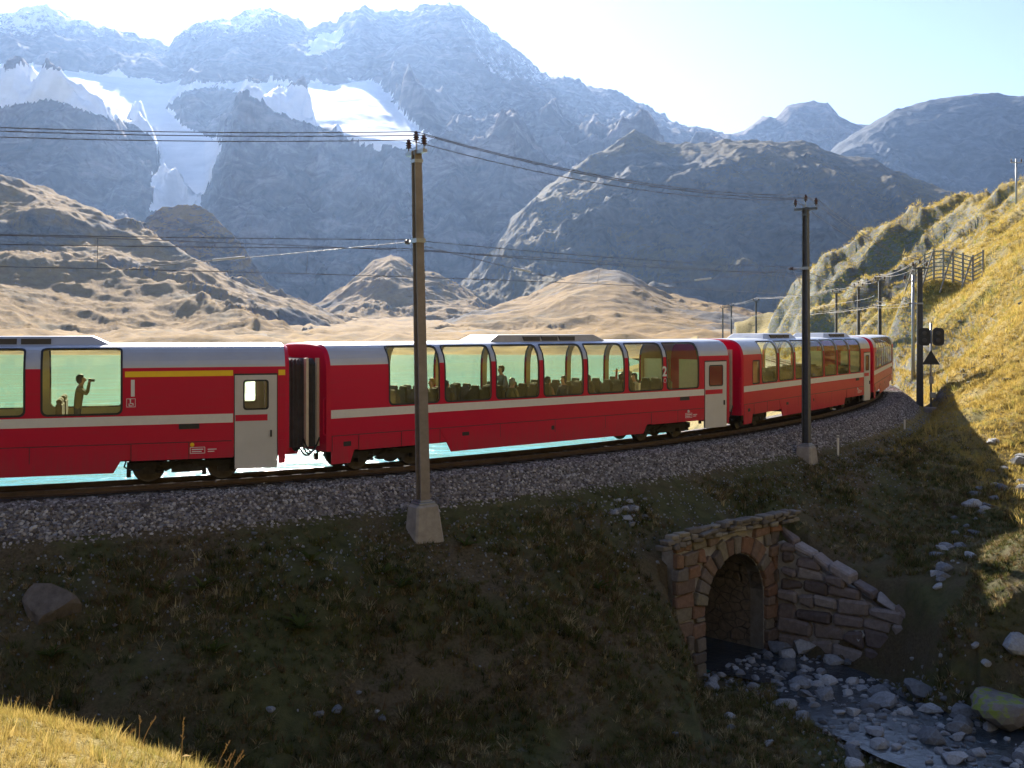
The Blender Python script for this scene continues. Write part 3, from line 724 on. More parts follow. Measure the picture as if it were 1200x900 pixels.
def make_coach(sa, label, klass, windows, door, extra_hole=None, bogies=(2.25, 13.2), first=False, ac=(), seat_x=()):
    ax, ay, _ = track(sa); bx, by, _ = track(sa + CL)
    hd = math.atan2(by - ay, bx - ax)
    root = empty('railway_coach', (float(ax + bx) / 2, float(ay + by) / 2, 0.0), hd)
    tag(root, label, 'train coach', 'coaches of the red train')
    vw0, vw1 = v_at_z(1.68), v_at_z(3.20); R_ = 0.13
    holes = [(a, b, vw0, vw1, R_) for a, b in windows]
    if extra_hole: holes = [(extra_hole[0], extra_hole[1], v_at_z(1.68), v_at_z(2.52), 0.05)] + holes
    dvt = v_at_z(2.56)
    mb = MB(); shell(mb, holes, (door[0], door[1], dvt), 0.0)
    body = mb.build('body_shell', [M_RED, M_ROOFG], root)
    mb = MB(); shell(mb, holes, (door[0], door[1], dvt), -0.06)
    mb.build('inner_lining', M_LINING, root)
    # end walls with a raised red rim
    for sx in (0, 1):
        e = MB(); xx = 0.0 if sx == 0 else CL; n = len(_prof)
        ring = [side_pt(xx, v, -1) for v in _pv[1:]] + [side_pt(xx, v, 1) for v in _pv[1:-1][::-1]]
        ring = [(p[0], p[1], p[2]) for p in ring]
        e.add(ring, [tuple(range(len(ring)))] if sx else [tuple(range(len(ring) - 1, -1, -1))])
        o2 = [(p[0] + (0.10 if sx else -0.10), p[1] * 0.965, 0.3 + (p[2] - 0.3) * 0.985) for p in ring]
        b = len(e.v); e.v += o2
        m_ = len(ring)
        for k in range(m_): e.f.append((k, (k + 1) % m_, b + (k + 1) % m_, b + k)); e.m.append(0)
        e.f.append(tuple(range(b, b + m_)) if sx else tuple(range(b + m_ - 1, b - 1, -1))); e.m.append(0)
        e.build('end_wall', M_RED, root)
    # windows, each with its gasket
    for side in (-1, 1):
        for (x0, x1, v0, v1, r) in holes:
            w = pane_mesh(x0, x1, v0, v1, r, side, -0.012).build('window', M_GLASS, root)
            w['label'] = 'tinted curved panoramic window pane'
            g = MB(); inn = round_rect(x0 + 0.035, x1 - 0.035, v0 + 0.035, v1 - 0.035, r * 0.8); out = round_rect(x0 - 0.012, x1 + 0.012, v0 - 0.012, v1 + 0.012, r * 1.05)
            add_ring(g, inn, out, side, 0.006, 0.006, 0)
            g.build('gasket', M_BLACK, w)
    # roof seam strip
    # stripes
    for side in (-1, 1):
        s_ = MB(); add_strip(s_, 0.0, door[0] - 0.02, [v_at_z(1.425), v_at_z(1.635)], side, 0.004); s_.m = [0] * len(s_.f)
        s_.build('stripe', M_WSTRIPE, root)
        if first:
            y_ = MB(); xs = windows[-1][1] + 0.06
            add_strip(y_, xs, door[0] - 0.02, [v_at_z(2.53), v_at_z(2.66)], side, 0.004); add_strip(y_, door[1] + 0.02, CL, [v_at_z(2.53), v_at_z(2.66)], side, 0.004); y_.m = [0] * len(y_.f)
            y_.build('first_class_stripe', M_YSTRIPE, root)
    # lower side panels, 5 mm proud with open joints, cut up over the bogies
    b0, b1 = bogies
    def panel(x0, x1, z0, z1, side, x0b=None, x1b=None, m=M_RED, name='side_panel', th=0.012):
        p = MB(); x0b = x0 if x0b is None else x0b; x1b = x1 if x1b is None else x1b
        y0, y1 = side * (HWID - 0.02), side * (HWID + th)
        vs_ = [(x0b - CL / 2, y1, z0), (x1b - CL / 2, y1, z0), (x1 - CL / 2, y1, z1), (x0 - CL / 2, y1, z1), (x0b - CL / 2, y0, z0), (x1b - CL / 2, y0, z0), (x1 - CL / 2, y0, z1), (x0 - CL / 2, y0, z1)]
        fs_ = [(0, 1, 2, 3), (7, 6, 5, 4), (4, 5, 1, 0), (5, 6, 2, 1), (6, 7, 3, 2), (7, 4, 0, 3)]
        if side > 0: fs_ = [tuple(reversed(f)) for f in fs_]
        p.add(vs_, fs_); return p.build(name, m, root)
    for side in (-1, 1):
        cut = [0.0, b0 - 1.05, b0 + 1.25]; x = b0 + 1.25; n = max(1, round((b1 - 1.25 - x) / 1.95))
        edges = [b0 + 1.25 + (b1 - 1.25 - b0 - 1.25) * k / n for k in range(n + 1)]
        # ends
        panel(0.01, b0 - 1.3, 0.30, 0.985, side, x1b=b0 - 1.55)
        panel(b0 - 1.29, b0 - 0.02, 0.60, 0.985, side); panel(b0, b0 + 1.24, 0.60, 0.985, side)
        for k, (a, b) in enumerate(zip(edges[:-1], edges[1:])):
            panel(a, b, 0.34, 0.985, side, x0b=(a + 0.38 if k == 0 else None), x1b=(b - 0.38 if k == n - 1 else None))
        panel(b1 - 1.24, b1 + 0.02, 0.60, 0.985, side); panel(b1 + 0.03, door[0] - 0.03, 0.60, 0.985, side)
        if door[1] + 0.03 < CL - 0.02: panel(door[1] + 0.02, CL - 0.005, 0.42, 0.985, side)
    for x in [0.03, b0 - 1.3, b0, b0 + 1.245] + edges[1:] + [b1 + 0.025]:
        q = MB(); q.box((x - 0.008 - CL / 2, -(HWID + 0.0135), 0.62), (x + 0.008 - CL / 2, -(HWID + 0.008), 0.985)); q.build('panel_joint', M_BLACK, root)
    q = MB(); q.box((-CL / 2 + 0.02, -(HWID + 0.0135), 0.986), (door[0] - 0.05 - CL / 2, -(HWID - 0.01), 1.002)); q.build('panel_joint', M_BLACK, root)
    # small fittings on the valley side
    fit = [(b0 + 2.0, 0.74, 0.24, 0.10, M_BLACK, 'vent_plate'), (7.4, 0.70, 0.12, 0.12, M_BLACK, 'socket_plate'), (door[0] - 1.25, 1.30, 0.46, 0.12, M_BLACK, 'number_plate'), (0.35, 0.72, 0.22, 0.12, M_BLACK, 'socket_plate')]
    for (x, z, w_, h_, m_, nm) in fit:
        q = MB(); q.box((x - CL / 2, -(HWID + 0.019), z), (x + w_ - CL / 2, -(HWID - 0.005), z + h_)); q.build(nm, m_, root, bevel=0.004)
    q = MB(); q.lathe([(0.05, 0), (0.05, 0.02), (0.03, 0.04)], (13.55 - CL / 2, -(HWID + 0.01), 0.93), (0, -1, 0), 10); q.build('marker_lamp', M_YSTRIPE if first else M_WSTRIPE, root)
    # data panel: thin frame and lines of fine print
    q = MB(); X0 = door[0] - 1.0 - CL / 2; yy = -(HWID + 0.0145)
    for (a, b, c, d) in ((0, 0.34, 0.30, 0.30 + 0.012), (0, 0.34, 0.44, 0.452), (0, 0.012, 0.30, 0.45), (0.328, 0.34, 0.30, 0.45), (0.04, 0.30, 0.385, 0.41), (0.04, 0.26, 0.335, 0.355), (0.40, 0.60, 0.38, 0.40), (0.40, 0.55, 0.33, 0.35)):
        q.box((X0 + a, yy - 0.002, c + 0.42), (X0 + b, yy + 0.004, d + 0.42))
    q.build('data_panel', M_WHITEPT, root)
    # doors
    for side in (-1, 1):
        dx0, dx1, dv = door[0] + 0.02, door[1] - 0.02, v_at_z(2.54)
        wd = (dx0 + 0.20, dx1 - 0.20, v_at_z(1.72), v_at_z(2.42), 0.07)
        d_ = MB(); inn = round_rect(wd[0], wd[1], wd[2], wd[3], wd[4]); add_ring(d_, inn, sq_out(inn, *wd[:4], 0.05, wd[4]), side, 0.014, 0.014, 0)
        v0_ = v_at_z(0.32)
        for (a, b, c, e_) in ((dx0, wd[0] - 0.05, v0_, dv), (wd[1] + 0.05, dx1, v0_, dv), (wd[0] - 0.05, wd[1] + 0.05, v0_, wd[2] - 0.05), (wd[0] - 0.05, wd[1] + 0.05, wd[3] + 0.05, dv)):
            add_strip(d_, a, b, [c, e_], side, 0.014); 
        # edges of the leaf
        for (xa, xb) in ((dx0, dx0), (dx1, dx1)):
            d_.add([side_pt(xa, v0_, side, 0.014), side_pt(xa, dv, side, 0.014), side_pt(xa, dv, side, -0.05), side_pt(xa, v0_, side, -0.05)], [(0, 1, 2, 3)])
        d_.m = [0] * len(d_.f)
        dr = d_.build('door', M_DOORG, root); dr['label'] = 'grey entrance door with rounded window and red band'
        pane_mesh(*wd, side, 0.004).build('pane', M_GLASS, dr)
        g = MB(); add_ring(g, round_rect(wd[0] + 0.03, wd[1] - 0.03, wd[2] + 0.03, wd[3] - 0.03, 0.055), round_rect(wd[0] - 0.01, wd[1] + 0.01, wd[2] - 0.01, wd[3] + 0.01, 0.075), side, 0.02, 0.02, 0); g.build('gasket', M_BLACK, dr)
        k = MB(); add_strip(k, dx0 + 0.01, dx1 - 0.22, [v_at_z(1.45), v_at_z(1.60)], side, 0.018); k.m = [0] * len(k.f); k.build('red_band', M_RED, dr)
        k = MB(); k.box((dx1 - 0.16 - CL / 2, side * (HWID + 0.016), 1.06), (dx1 - 0.12 - CL / 2, side * (HWID + 0.05), 1.22)); k.build('handle', M_BLACK, dr)
        k = MB(); 
        for xa in (door[0], door[1] - 0.02): add_strip(k, xa, xa + 0.02, [v_at_z(0.40), v_at_z(2.58)], side, 0.010)
        add_strip(k, door[0], door[1], [v_at_z(2.54), v_at_z(2.58)], side, 0.010); k.m = [0] * len(k.f); k.build('door_frame', M_BLACK, root)
    # class number on the body
    if klass == '1':
        text_part(root, 'class_number', '1', 0.52, windows[-1][1] + 0.10, 2.10)
        pic = MB(); x0 = windows[-1][1] + 0.09 - CL / 2; y0 = -(HWID + 0.008)
        for (a, b, c, d) in ((0, .20, 0, .012), (0, .20, .188, .2), (0, .012, 0, .2), (.188, .2, 0, .2), (.075, .10, .08, .165), (.085, .15, .075, .095), (.135, .155, .035, .085), (.05, .07, .03, .085), (.06, .12, .022, .04)):
            pic.box((x0 + a, y0 - 0.002, 1.84 + c), (x0 + b, y0 + 0.004, 1.84 + d))
        pic.lathe([(0.018, 0), (0.018, 0.004)], (x0 + 0.085, y0, 1.84 + 0.172), (0, -1, 0), 8)
        pic.build('wheelchair_sign', M_WHITEPT, root)
    elif klass == '2':
        text_part(root, 'class_number', '2', 0.44, windows[-1][0] - 0.19 - 0.035, 2.13)
        q = MB()
        for r0, r1 in ((0.075, 0.06),):
            for k in range(16):
                a0, a1 = 2 * math.pi * k / 16, 2 * math.pi * (k + 1) / 16; cx_, cz_ = windows[-1][0] - 0.09 - CL / 2, 1.98; y0 = -(HWID + 0.01)
                q.add([(cx_ + r * math.cos(a), y0, cz_ + r * math.sin(a)) for r, a in ((r0, a0), (r0, a1), (r1, a1), (r1, a0))], [(0, 1, 2, 3)])
        q.build('round_sign', M_WHITEPT, root)
    # roof units
    for (x0, x1, style) in ac:
        u = MB(); a, b = x0 - CL / 2, x1 - CL / 2; w0, w1, z0, z1 = 0.80, 0.64, 3.20, 3.47
        u.add([(a, -w0, z0), (b, -w0, z0), (b, w0, z0), (a, w0, z0), (a + 0.55, -w1, z1), (b - 0.55, -w1, z1), (b - 0.55, w1, z1), (a + 0.55, w1, z1)], [(0, 3, 2, 1), (4, 5, 6, 7), (0, 1, 5, 4), (1, 2, 6, 5), (2, 3, 7, 6), (3, 0, 4, 7)])
        un = u.build('roof_unit', M_ACW if style else M_ROOFG, root, bevel=0.02)
        g = MB(); mid = (a + b) / 2
        for k in range(3): g.box((mid - 1.05 + k * 0.72, -0.75, 3.29), (mid - 0.42 + k * 0.72, -0.66, 3.42))
        g.build('grille', M_GRILL, un)
    # bogies
    for bxx in bogies:
        bo = mesh_obj('bogie', BOGIE_ME, root, (bxx - CL / 2, 0, 0))
        for wx in (-0.85, 0.85): mesh_obj('wheelset', WHEEL_ME, bo, (wx, 0, 0))
    # underframe, floor, couplers, steps
    u = MB(); u.box((-CL / 2 + 0.05, -1.2, 0.58), (CL / 2 - 0.05, 1.2, 0.70)); u.box((-2.2, -1.0, 0.36), (1.8, 1.0, 0.58)); u.box((2.4, -0.9, 0.40), (3.8, 0.9, 0.58))
    for sx in (-1, 1):
        u.box((sx * (CL / 2 + 0.02) - 0.2, -0.09, 0.62), (sx * (CL / 2 + 0.02) + 0.2, 0.09, 0.80)); u.lathe([(0.08, 0), (0.08, 0.2), (0.2, 0.22), (0.2, 0.25)], (sx * CL / 2, 0, 0.72), (sx, 0, 0), 12)
    u.build('underframe', M_DARKSTEEL, root)
    f = MB(); f.box((-CL / 2 + 0.08, -1.24, FLOOR_Z - 0.03), (CL / 2 - 0.08, 1.24, FLOOR_Z)); f.build('floor', M_CFLOOR, root)
    # brake hose at the bogie
    hs = MB(); hs.tube([(b1 - 1.35 - CL / 2, -1.2, 0.6), (b1 - 1.40 - CL / 2, -1.22, 0.46), (b1 - 1.28 - CL / 2, -1.22, 0.38), (b1 - 1.1 - CL / 2, -1.15, 0.36), (b1 - 0.95 - CL / 2, -1.0, 0.42)], 0.018); hs.build('brake_hose', M_BLACK, root)
    # partitions and seats
    for px_ in (windows[0][0] - 0.15, windows[-1][1] + 0.12):
        pt = MB()
        for sy in (-1, 1): pt.box((px_ - CL / 2 - 0.02, sy * 0.38 if sy > 0 else -1.22, FLOOR_Z), (px_ - CL / 2 + 0.02, 1.22 if sy > 0 else -0.38, 2.62))
        pt.build('partition', M_LINING, root)
    for (x, f_) in seat_x:
        for sy in (-1, 1):
            s_ = mesh_obj('double_seat', SEAT_ME, root, (x - CL / 2, sy * 0.73, FLOOR_Z)); s_.rotation_euler = (0, 0, 0 if f_ > 0 else math.pi)
    return root

WIN = [(1.72 + 1.795 * i, 1.72 + 1.795 * i + 1.62) for i in range(7)]
WIN1 = [(0.10 + 2.04 * i + 0.0, 0.10 + 2.04 * i + 1.71) for i in range(6)]
WIN1 = [(a, b) for a, b in WIN1]
SEATS = [(2.2 + 1.795 * k + o, f) for k in range(7) for o, f in ((0.0, 1), (1.15, -1))][:13]
S1 = [(0.55 + 2.04 * k + o, f) for k in range(6) for o, f in ((0.0, 1), (1.2, -1))]
coach_a = make_coach(-16.45, 'red first-class coach with yellow stripe under the roof and a grey door', '1', WIN1, (14.5, 15.52), bogies=(2.4, 13.45), first=True, ac=((7.0, 11.9, 0),), seat_x=S1)
coach_b = make_coach(0.0, 'red panoramic coach marked 2 with seven big curved windows and pale roof unit', '2', WIN, (14.4, 15.58), bogies=(2.1, 13.0), ac=((5.4, 10.4, 1),), seat_x=SEATS)
coach_c = make_coach(16.45, 'red panoramic coach with a narrow window before its curved windows and two roof units', '', WIN, (14.62, 15.62), extra_hole=(0.82, 1.5), ac=((3.2, 7.2, 0), (10.4, 14.6, 0)), seat_x=SEATS)
coach_d = make_coach(32.9, 'red coach at the head of the bend, seen almost end-on past three other coaches', '', WIN, (14.62, 15.62), extra_hole=(0.82, 1.5), ac=(), seat_x=SEATS)

# gangway bellows between coaches: parts of the coach they are bolted to
def bellows(coach, nxt):
    bpy.context.view_layer.update()
    M0 = coach.matrix_world; M1 = nxt.matrix_world
    p0 = M0 @ Vector((CL / 2 + 0.11, 0, 0)); p1 = M1 @ Vector((-CL / 2 - 0.11, 0, 0)); inv = nxt.matrix_world.inverted()
    y0 = (M0.to_3x3() @ Vector((0, 1, 0))); y1 = (M1.to_3x3() @ Vector((0, 1, 0)))
    m = MB(); n = 16; rings = []
    for k in range(n + 1):
        t = k / n; c = p0.lerp(p1, t); yv = y0.lerp(y1, t).normalized(); w = 0.80 + (0.05 if k % 2 else 0.0); h = 2.86 + (0.05 if k % 2 else 0)
        rings.append([inv @ (c + yv * yy + Vector((0, 0, zz))) for yy, zz in ((-w, 0.72), (-w, h - 0.12), (-w + 0.12, h), (w - 0.12, h), (w, h - 0.12), (w, 0.72))])
    vs_ = [p for r in rings for p in r]; fs_ = []
    for k in range(n):
        for j in range(6): fs_.append((k * 6 + j, (k + 1) * 6 + j, (k + 1) * 6 + (j + 1) % 6, k * 6 + (j + 1) % 6))
    m.add(vs_, fs_); o = m.build('gangway_bellows', M_BELLOWS, nxt)
    for t in (0.28, 0.97):
        c = inv @ p0.lerp(p1, t); s_ = MB(); s_.box((c.x - 0.035, -0.94, 0.74), (c.x + 0.035, -0.83, 2.92)); s_.build('gangway_strip', M_CREAM, nxt)
    c0 = inv @ p0; h = MB()
    for q in range(3):
        z = 0.95 - 0.12 * q; y = -0.9 + 0.1 * q
        pts = [(c0.x + (-CL / 2 - 0.1 - c0.x) * t, y - 0.05, z - 0.35 * math.sin(math.pi * t) * (1 - 0.2 * q)) for t in np.linspace(0, 1, 8)]
        h.tube(pts, 0.022, 6)
    h.build('jumper_cable', M_BLACK, nxt)
    hr = MB(); hr.tube([(-CL / 2 - 0.06, -1.24, 1.0), (-CL / 2 - 0.16, -1.24, 1.05), (-CL / 2 - 0.16, -1.24, 1.9), (-CL / 2 - 0.06, -1.24, 1.95)], 0.016); hr.build('grab_rail', M_RED, nxt)
for a, b in ((coach_a, coach_b), (coach_b, coach_c), (coach_c, coach_d)): bellows(a, b)

# ---------------------------------------------------------------- track: ballast, sleepers, rails
def sweep(prof, s0, s1, ds):
    """prof: closed list of (d, z)"""
    S = np.arange(s0, s1 + ds / 2, ds); n = len(prof); V = []
    for s in S:
        for d, z in prof:
            x, y, _ = track(s, d); V.append((float(x), float(y), z))
    V = np.array(V); i, j = np.meshgrid(np.arange(len(S) - 1), np.arange(n), indexing='ij'); j2 = (j + 1) % n
    return V, np.c_[(i * n + j).ravel(), ((i + 1) * n + j).ravel(), ((i + 1) * n + j2).ravel(), (i * n + j2).ravel()]
def make_track():
    M_RAIL = mat_simple('rail_steel', (0.10, 0.065, 0.045), 0.45, metal=0.6, var=0.3, scale=3)
    t = NT('ballast_gravel'); p = t.pos()
    c = t.voro(p, 17, 'F1', 'Color'); sep = t.n.new('ShaderNodeSeparateColor'); t.lk(c, sep.inputs[0])
    col = t.ramp(sep.outputs[0], [(0.0, (0.09, 0.075, 0.065)), (0.4, (0.18, 0.155, 0.14)), (0.75, (0.26, 0.235, 0.215)), (1.0, (0.40, 0.375, 0.35))])
    M_BAL = t.bsdf(col, 0.9, 0, t.bump(t.voro(p, 17), 1.0, 0.06), spec=0.3)
    # ballast bed
    prof = [(-2.75, -0.95), (-1.75, -0.19), (-0.6, -0.19), (0.6, -0.19), (1.75, -0.19), (2.2, -0.5), (2.95, -1.12), (2.9, -1.4), (-2.75, -1.4)]
    V, Fc = sweep(prof, -58, 236, 0.5)
    b = mesh_obj('ballast_bed', np_mesh('ballast_bed', V, Fc, [M_BAL], smooth=False)); tag(b, kind='structure')
    root = empty('railway_track', tuple(float(a) for a in track(0)[:2]) + (0,)); tag(root, kind='structure')
    inv = Matrix.Translation(-Vector(root.location))
    for dd in (-0.535, 0.535):
        rp = [(dd - 0.055, -0.135), (dd - 0.055, -0.12), (dd - 0.012, -0.105), (dd - 0.012, -0.04), (dd - 0.032, -0.03), (dd - 0.032, 0.0), (dd + 0.032, 0.0), (dd + 0.032, -0.03), (dd + 0.012, -0.04), (dd + 0.012, -0.105), (dd + 0.055, -0.12), (dd + 0.055, -0.135)]
        V, Fc = sweep(rp[::-1], -58, 236, 0.5); V = V - np.array(root.location)
        mesh_obj('rail', np_mesh('rail', V, Fc, [M_RAIL], smooth=False), root)
    sl = MB(); sl.box((-0.11, -0.95, -0.30), (0.11, 0.95, -0.14)); sme = sl.mesh('sleeper', mat_simple('sleeper_steel', (0.06, 0.045, 0.035), 0.8, var=0.3))
    for s in np.arange(-30, 120, 0.66):
        x, y, h = track(s); o = mesh_obj('sleeper', sme, root, Vector((float(x), float(y), 0)) - Vector(root.location)); o.rotation_euler = (0, 0, float(h))
    # loose stones on the shoulder, thousands of them
    n = 60000; s = RNG.uniform(-28, 62, n); e = RNG.random(n)
    d = 0.75 + e * 2.25; z = np.interp(d, [0.6, 1.75, 2.2, 2.95, 3.05], [-0.19, -0.19, -0.5, -1.12, -1.16])
    x, y, h = track(s, d); sz = RNG.uniform(0.028, 0.062, n)
    stones = []
    for k in range(4):
        bm = bmesh.new(); bmesh.ops.create_icosphere(bm, subdivisions=1, radius=1.0)
        for v in bm.verts: v.co *= random.uniform(0.7, 1.15); v.co.z *= 0.75
        me = bpy.data.meshes.new('ballast_stone'); bm.to_mesh(me); bm.free(); stones.append(me)
    t = NT('ballast_stone_mat'); rv = t.n.new('ShaderNodeObjectInfo').outputs['Random']
    col = t.ramp(rv, [(0.0, (0.07, 0.058, 0.05)), (0.35, (0.19, 0.165, 0.145)), (0.75, (0.33, 0.295, 0.26)), (1.0, (0.60, 0.56, 0.51))])
    mm = t.bsdf(col, 0.85, spec=0.3)
    for me in stones: me.materials.append(mm)
    scatter('ballast_stones', np.c_[x, y, z], sz, stones)
def scatter(name, pts, scale, meshes, yaw_only=False, tilt=None, lean=None):
    """many small pieces nobody could count: points carrying a scale and a turn, one small mesh instanced on each"""
    n = len(pts); me = bpy.data.meshes.new(name); me.vertices.add(n); me.vertices.foreach_set('co', np.asarray(pts, np.float32).ravel())
    rot = np.zeros((n, 3), np.float32); rot[:, 2] = RNG.uniform(0, 6.283, n)
    if not yaw_only: rot[:, :2] = RNG.uniform(0, 6.283, (n, 2))
    if tilt is not None: rot[:, :2] = RNG.normal(0, tilt, (n, 2))
    a = me.attributes.new('psize', 'FLOAT', 'POINT'); a.data.foreach_set('value', np.asarray(scale, np.float32))
    a = me.attributes.new('pturn', 'FLOAT_VECTOR', 'POINT'); a.data.foreach_set('vector', rot.ravel())
    me.update(); o = mesh_obj(name, me); tag(o, kind='stuff')
    protos = bpy.data.collections.new(name + '_shapes')
    for m in meshes: protos.objects.link(bpy.data.objects.new(name + '_piece', m))
    ng = bpy.data.node_groups.new(name, 'GeometryNodeTree'); ng.interface.new_socket('Geometry', in_out='INPUT', socket_type='NodeSocketGeometry'); ng.interface.new_socket('Geometry', in_out='OUTPUT', socket_type='NodeSocketGeometry')
    N = ng.nodes; gi = N.new('NodeGroupInput'); go = N.new('NodeGroupOutput'); ip = N.new('GeometryNodeInstanceOnPoints'); ci = N.new('GeometryNodeCollectionInfo')
    ci.inputs['Collection'].default_value = protos; ci.inputs['Separate Children'].default_value = True; ci.inputs['Reset Children'].default_value = True
    asz = N.new('GeometryNodeInputNamedAttribute'); asz.data_type = 'FLOAT'; asz.inputs[0].default_value = 'psize'
    atn = N.new('GeometryNodeInputNamedAttribute'); atn.data_type = 'FLOAT_VECTOR'; atn.inputs[0].default_value = 'pturn'
    e2r = N.new('FunctionNodeEulerToRotation'); m2p = N.new('GeometryNodeMeshToPoints')
    L = ng.links.new
    L(gi.outputs[0], m2p.inputs['Mesh']); L(m2p.outputs[0], ip.inputs['Points']); L(ci.outputs[0], ip.inputs['Instance']); ip.inputs['Pick Instance'].default_value = True
    L(asz.outputs[0], ip.inputs['Scale']); L(atn.outputs[0], e2r.inputs[0]); L(e2r.outputs[0], ip.inputs['Rotation']); L(ip.outputs[0], go.inputs[0])
    md = o.modifiers.new('scatter', 'NODES'); md.node_group = ng
    return o
make_track()
# ================================================================ THINGS ON THE GROUND
def hit(px, py, y0=2.5, y1=260.0):
    """where the line of sight through a photo pixel meets the ground"""
    Y = np.geomspace(y0, y1, 900); X = (px - 600) / F * Y; Z = CZ - (py - HY) / F * Y
    g = ground(X, Y); k = np.nonzero(Z <= g)[0]
    if len(k) == 0: return (float(X[-1]), float(Y[-1]), float(g[-1]))
    i = k[0]
    if i > 0:
        a, b = Z[i - 1] - g[i - 1], g[i] - Z[i]; t = a / (a + b + 1e-9); y = Y[i - 1] + (Y[i] - Y[i - 1]) * t
    else: y = Y[0]
    x = (px - 600) / F * y; return (float(x), float(y), float(ground([x], [y])[0]))
def gz(x, y): return float(ground([x], [y])[0])

# ---------------------------------------------------------------- rocks
def rock_material(name, stops, lichen=None, bump=0.6, sc=6.0):
    t = NT(name); p = t.coord(); oi = t.n.new('ShaderNodeObjectInfo').outputs['Random']
    base = t.ramp(oi, stops); n = t.noise(p, sc, 8, 0.65)
    col = t.mix(0.75, base, t.ramp(n, [(0.3, (0.35, 0.34, 0.33)), (0.7, (1.0, 1.0, 1.0))]), 'MULTIPLY')
    if lichen: col = t.mix(t.math('MULTIPLY', t.rng(t.noise(p, 3.5, 5, 0.6), 0.46, 0.58), t.rng(t.nz(), -0.1, 0.4)), col, lichen)
    return t.bsdf(col, 0.9, 0, t.bump(n, bump, 0.05), spec=0.25)
M_STONE = rock_material('stream_stone', [(0.0, (0.17, 0.18, 0.19)), (0.5, (0.33, 0.34, 0.35)), (1.0, (0.58, 0.58, 0.57))])
M_BROWNROCK = rock_material('brown_boulder_rock', [(0.0, (0.19, 0.16, 0.135)), (1.0, (0.22, 0.185, 0.155))], sc=3)
M_LICHEN = rock_material('lichen_boulder_rock', [(0.0, (0.26, 0.24, 0.22)), (1.0, (0.32, 0.30, 0.28))], lichen=(0.22, 0.27, 0.05), sc=3)
M_HROCK = rock_material('hillside_rock', [(0.0, (0.20, 0.19, 0.175)), (1.0, (0.42, 0.40, 0.37))], lichen=(0.20, 0.20, 0.07))
def rock_mesh(seed, mat, sub=2, flat=0.62, facets=14):
    r = random.Random(seed); bm = bmesh.new(); bmesh.ops.create_icosphere(bm, subdivisions=sub, radius=1.0)
    pl = []
    for _ in range(facets):
        n = Vector((r.gauss(0, 1), r.gauss(0, 1), r.gauss(0, 1))).normalized(); pl.append((n, r.uniform(0.42, 0.8)))
    sx, sy = r.uniform(0.8, 1.2), r.uniform(0.7, 1.05)
    for v in bm.verts:
        c = v.co.copy()
        for n, d in pl:
            k = c.dot(n)
            if k > d: c -= n * (k - d) * 0.98
        c *= 1 + 0.035 * r.uniform(-1, 1)
        v.co = Vector((c.x * sx, c.y * sy, c.z * flat))
    me = bpy.data.meshes.new('rock'); bm.to_mesh(me); bm.free(); me.materials.append(mat); return me
STONE_MES = [rock_mesh(100 + k, M_STONE, 2, 0.55 + 0.06 * (k % 4)) for k in range(9)]
HROCK_MES = [rock_mesh(200 + k, M_HROCK, 2, 0.55) for k in range(6)]
def put_rock(name, me, loc, size, label, cat='rock', group=None, sink=0.25, rz=None):
    o = mesh_obj(name, me, None, (loc[0], loc[1], loc[2] + size * (0.5 - sink) * 0.6)); o.scale = (size,) * 3
    o.rotation_euler = (random.uniform(-.2, .2), random.uniform(-.2, .2), random.uniform(0, 6.28) if rz is None else rz)
    return tag(o, label, cat, group)

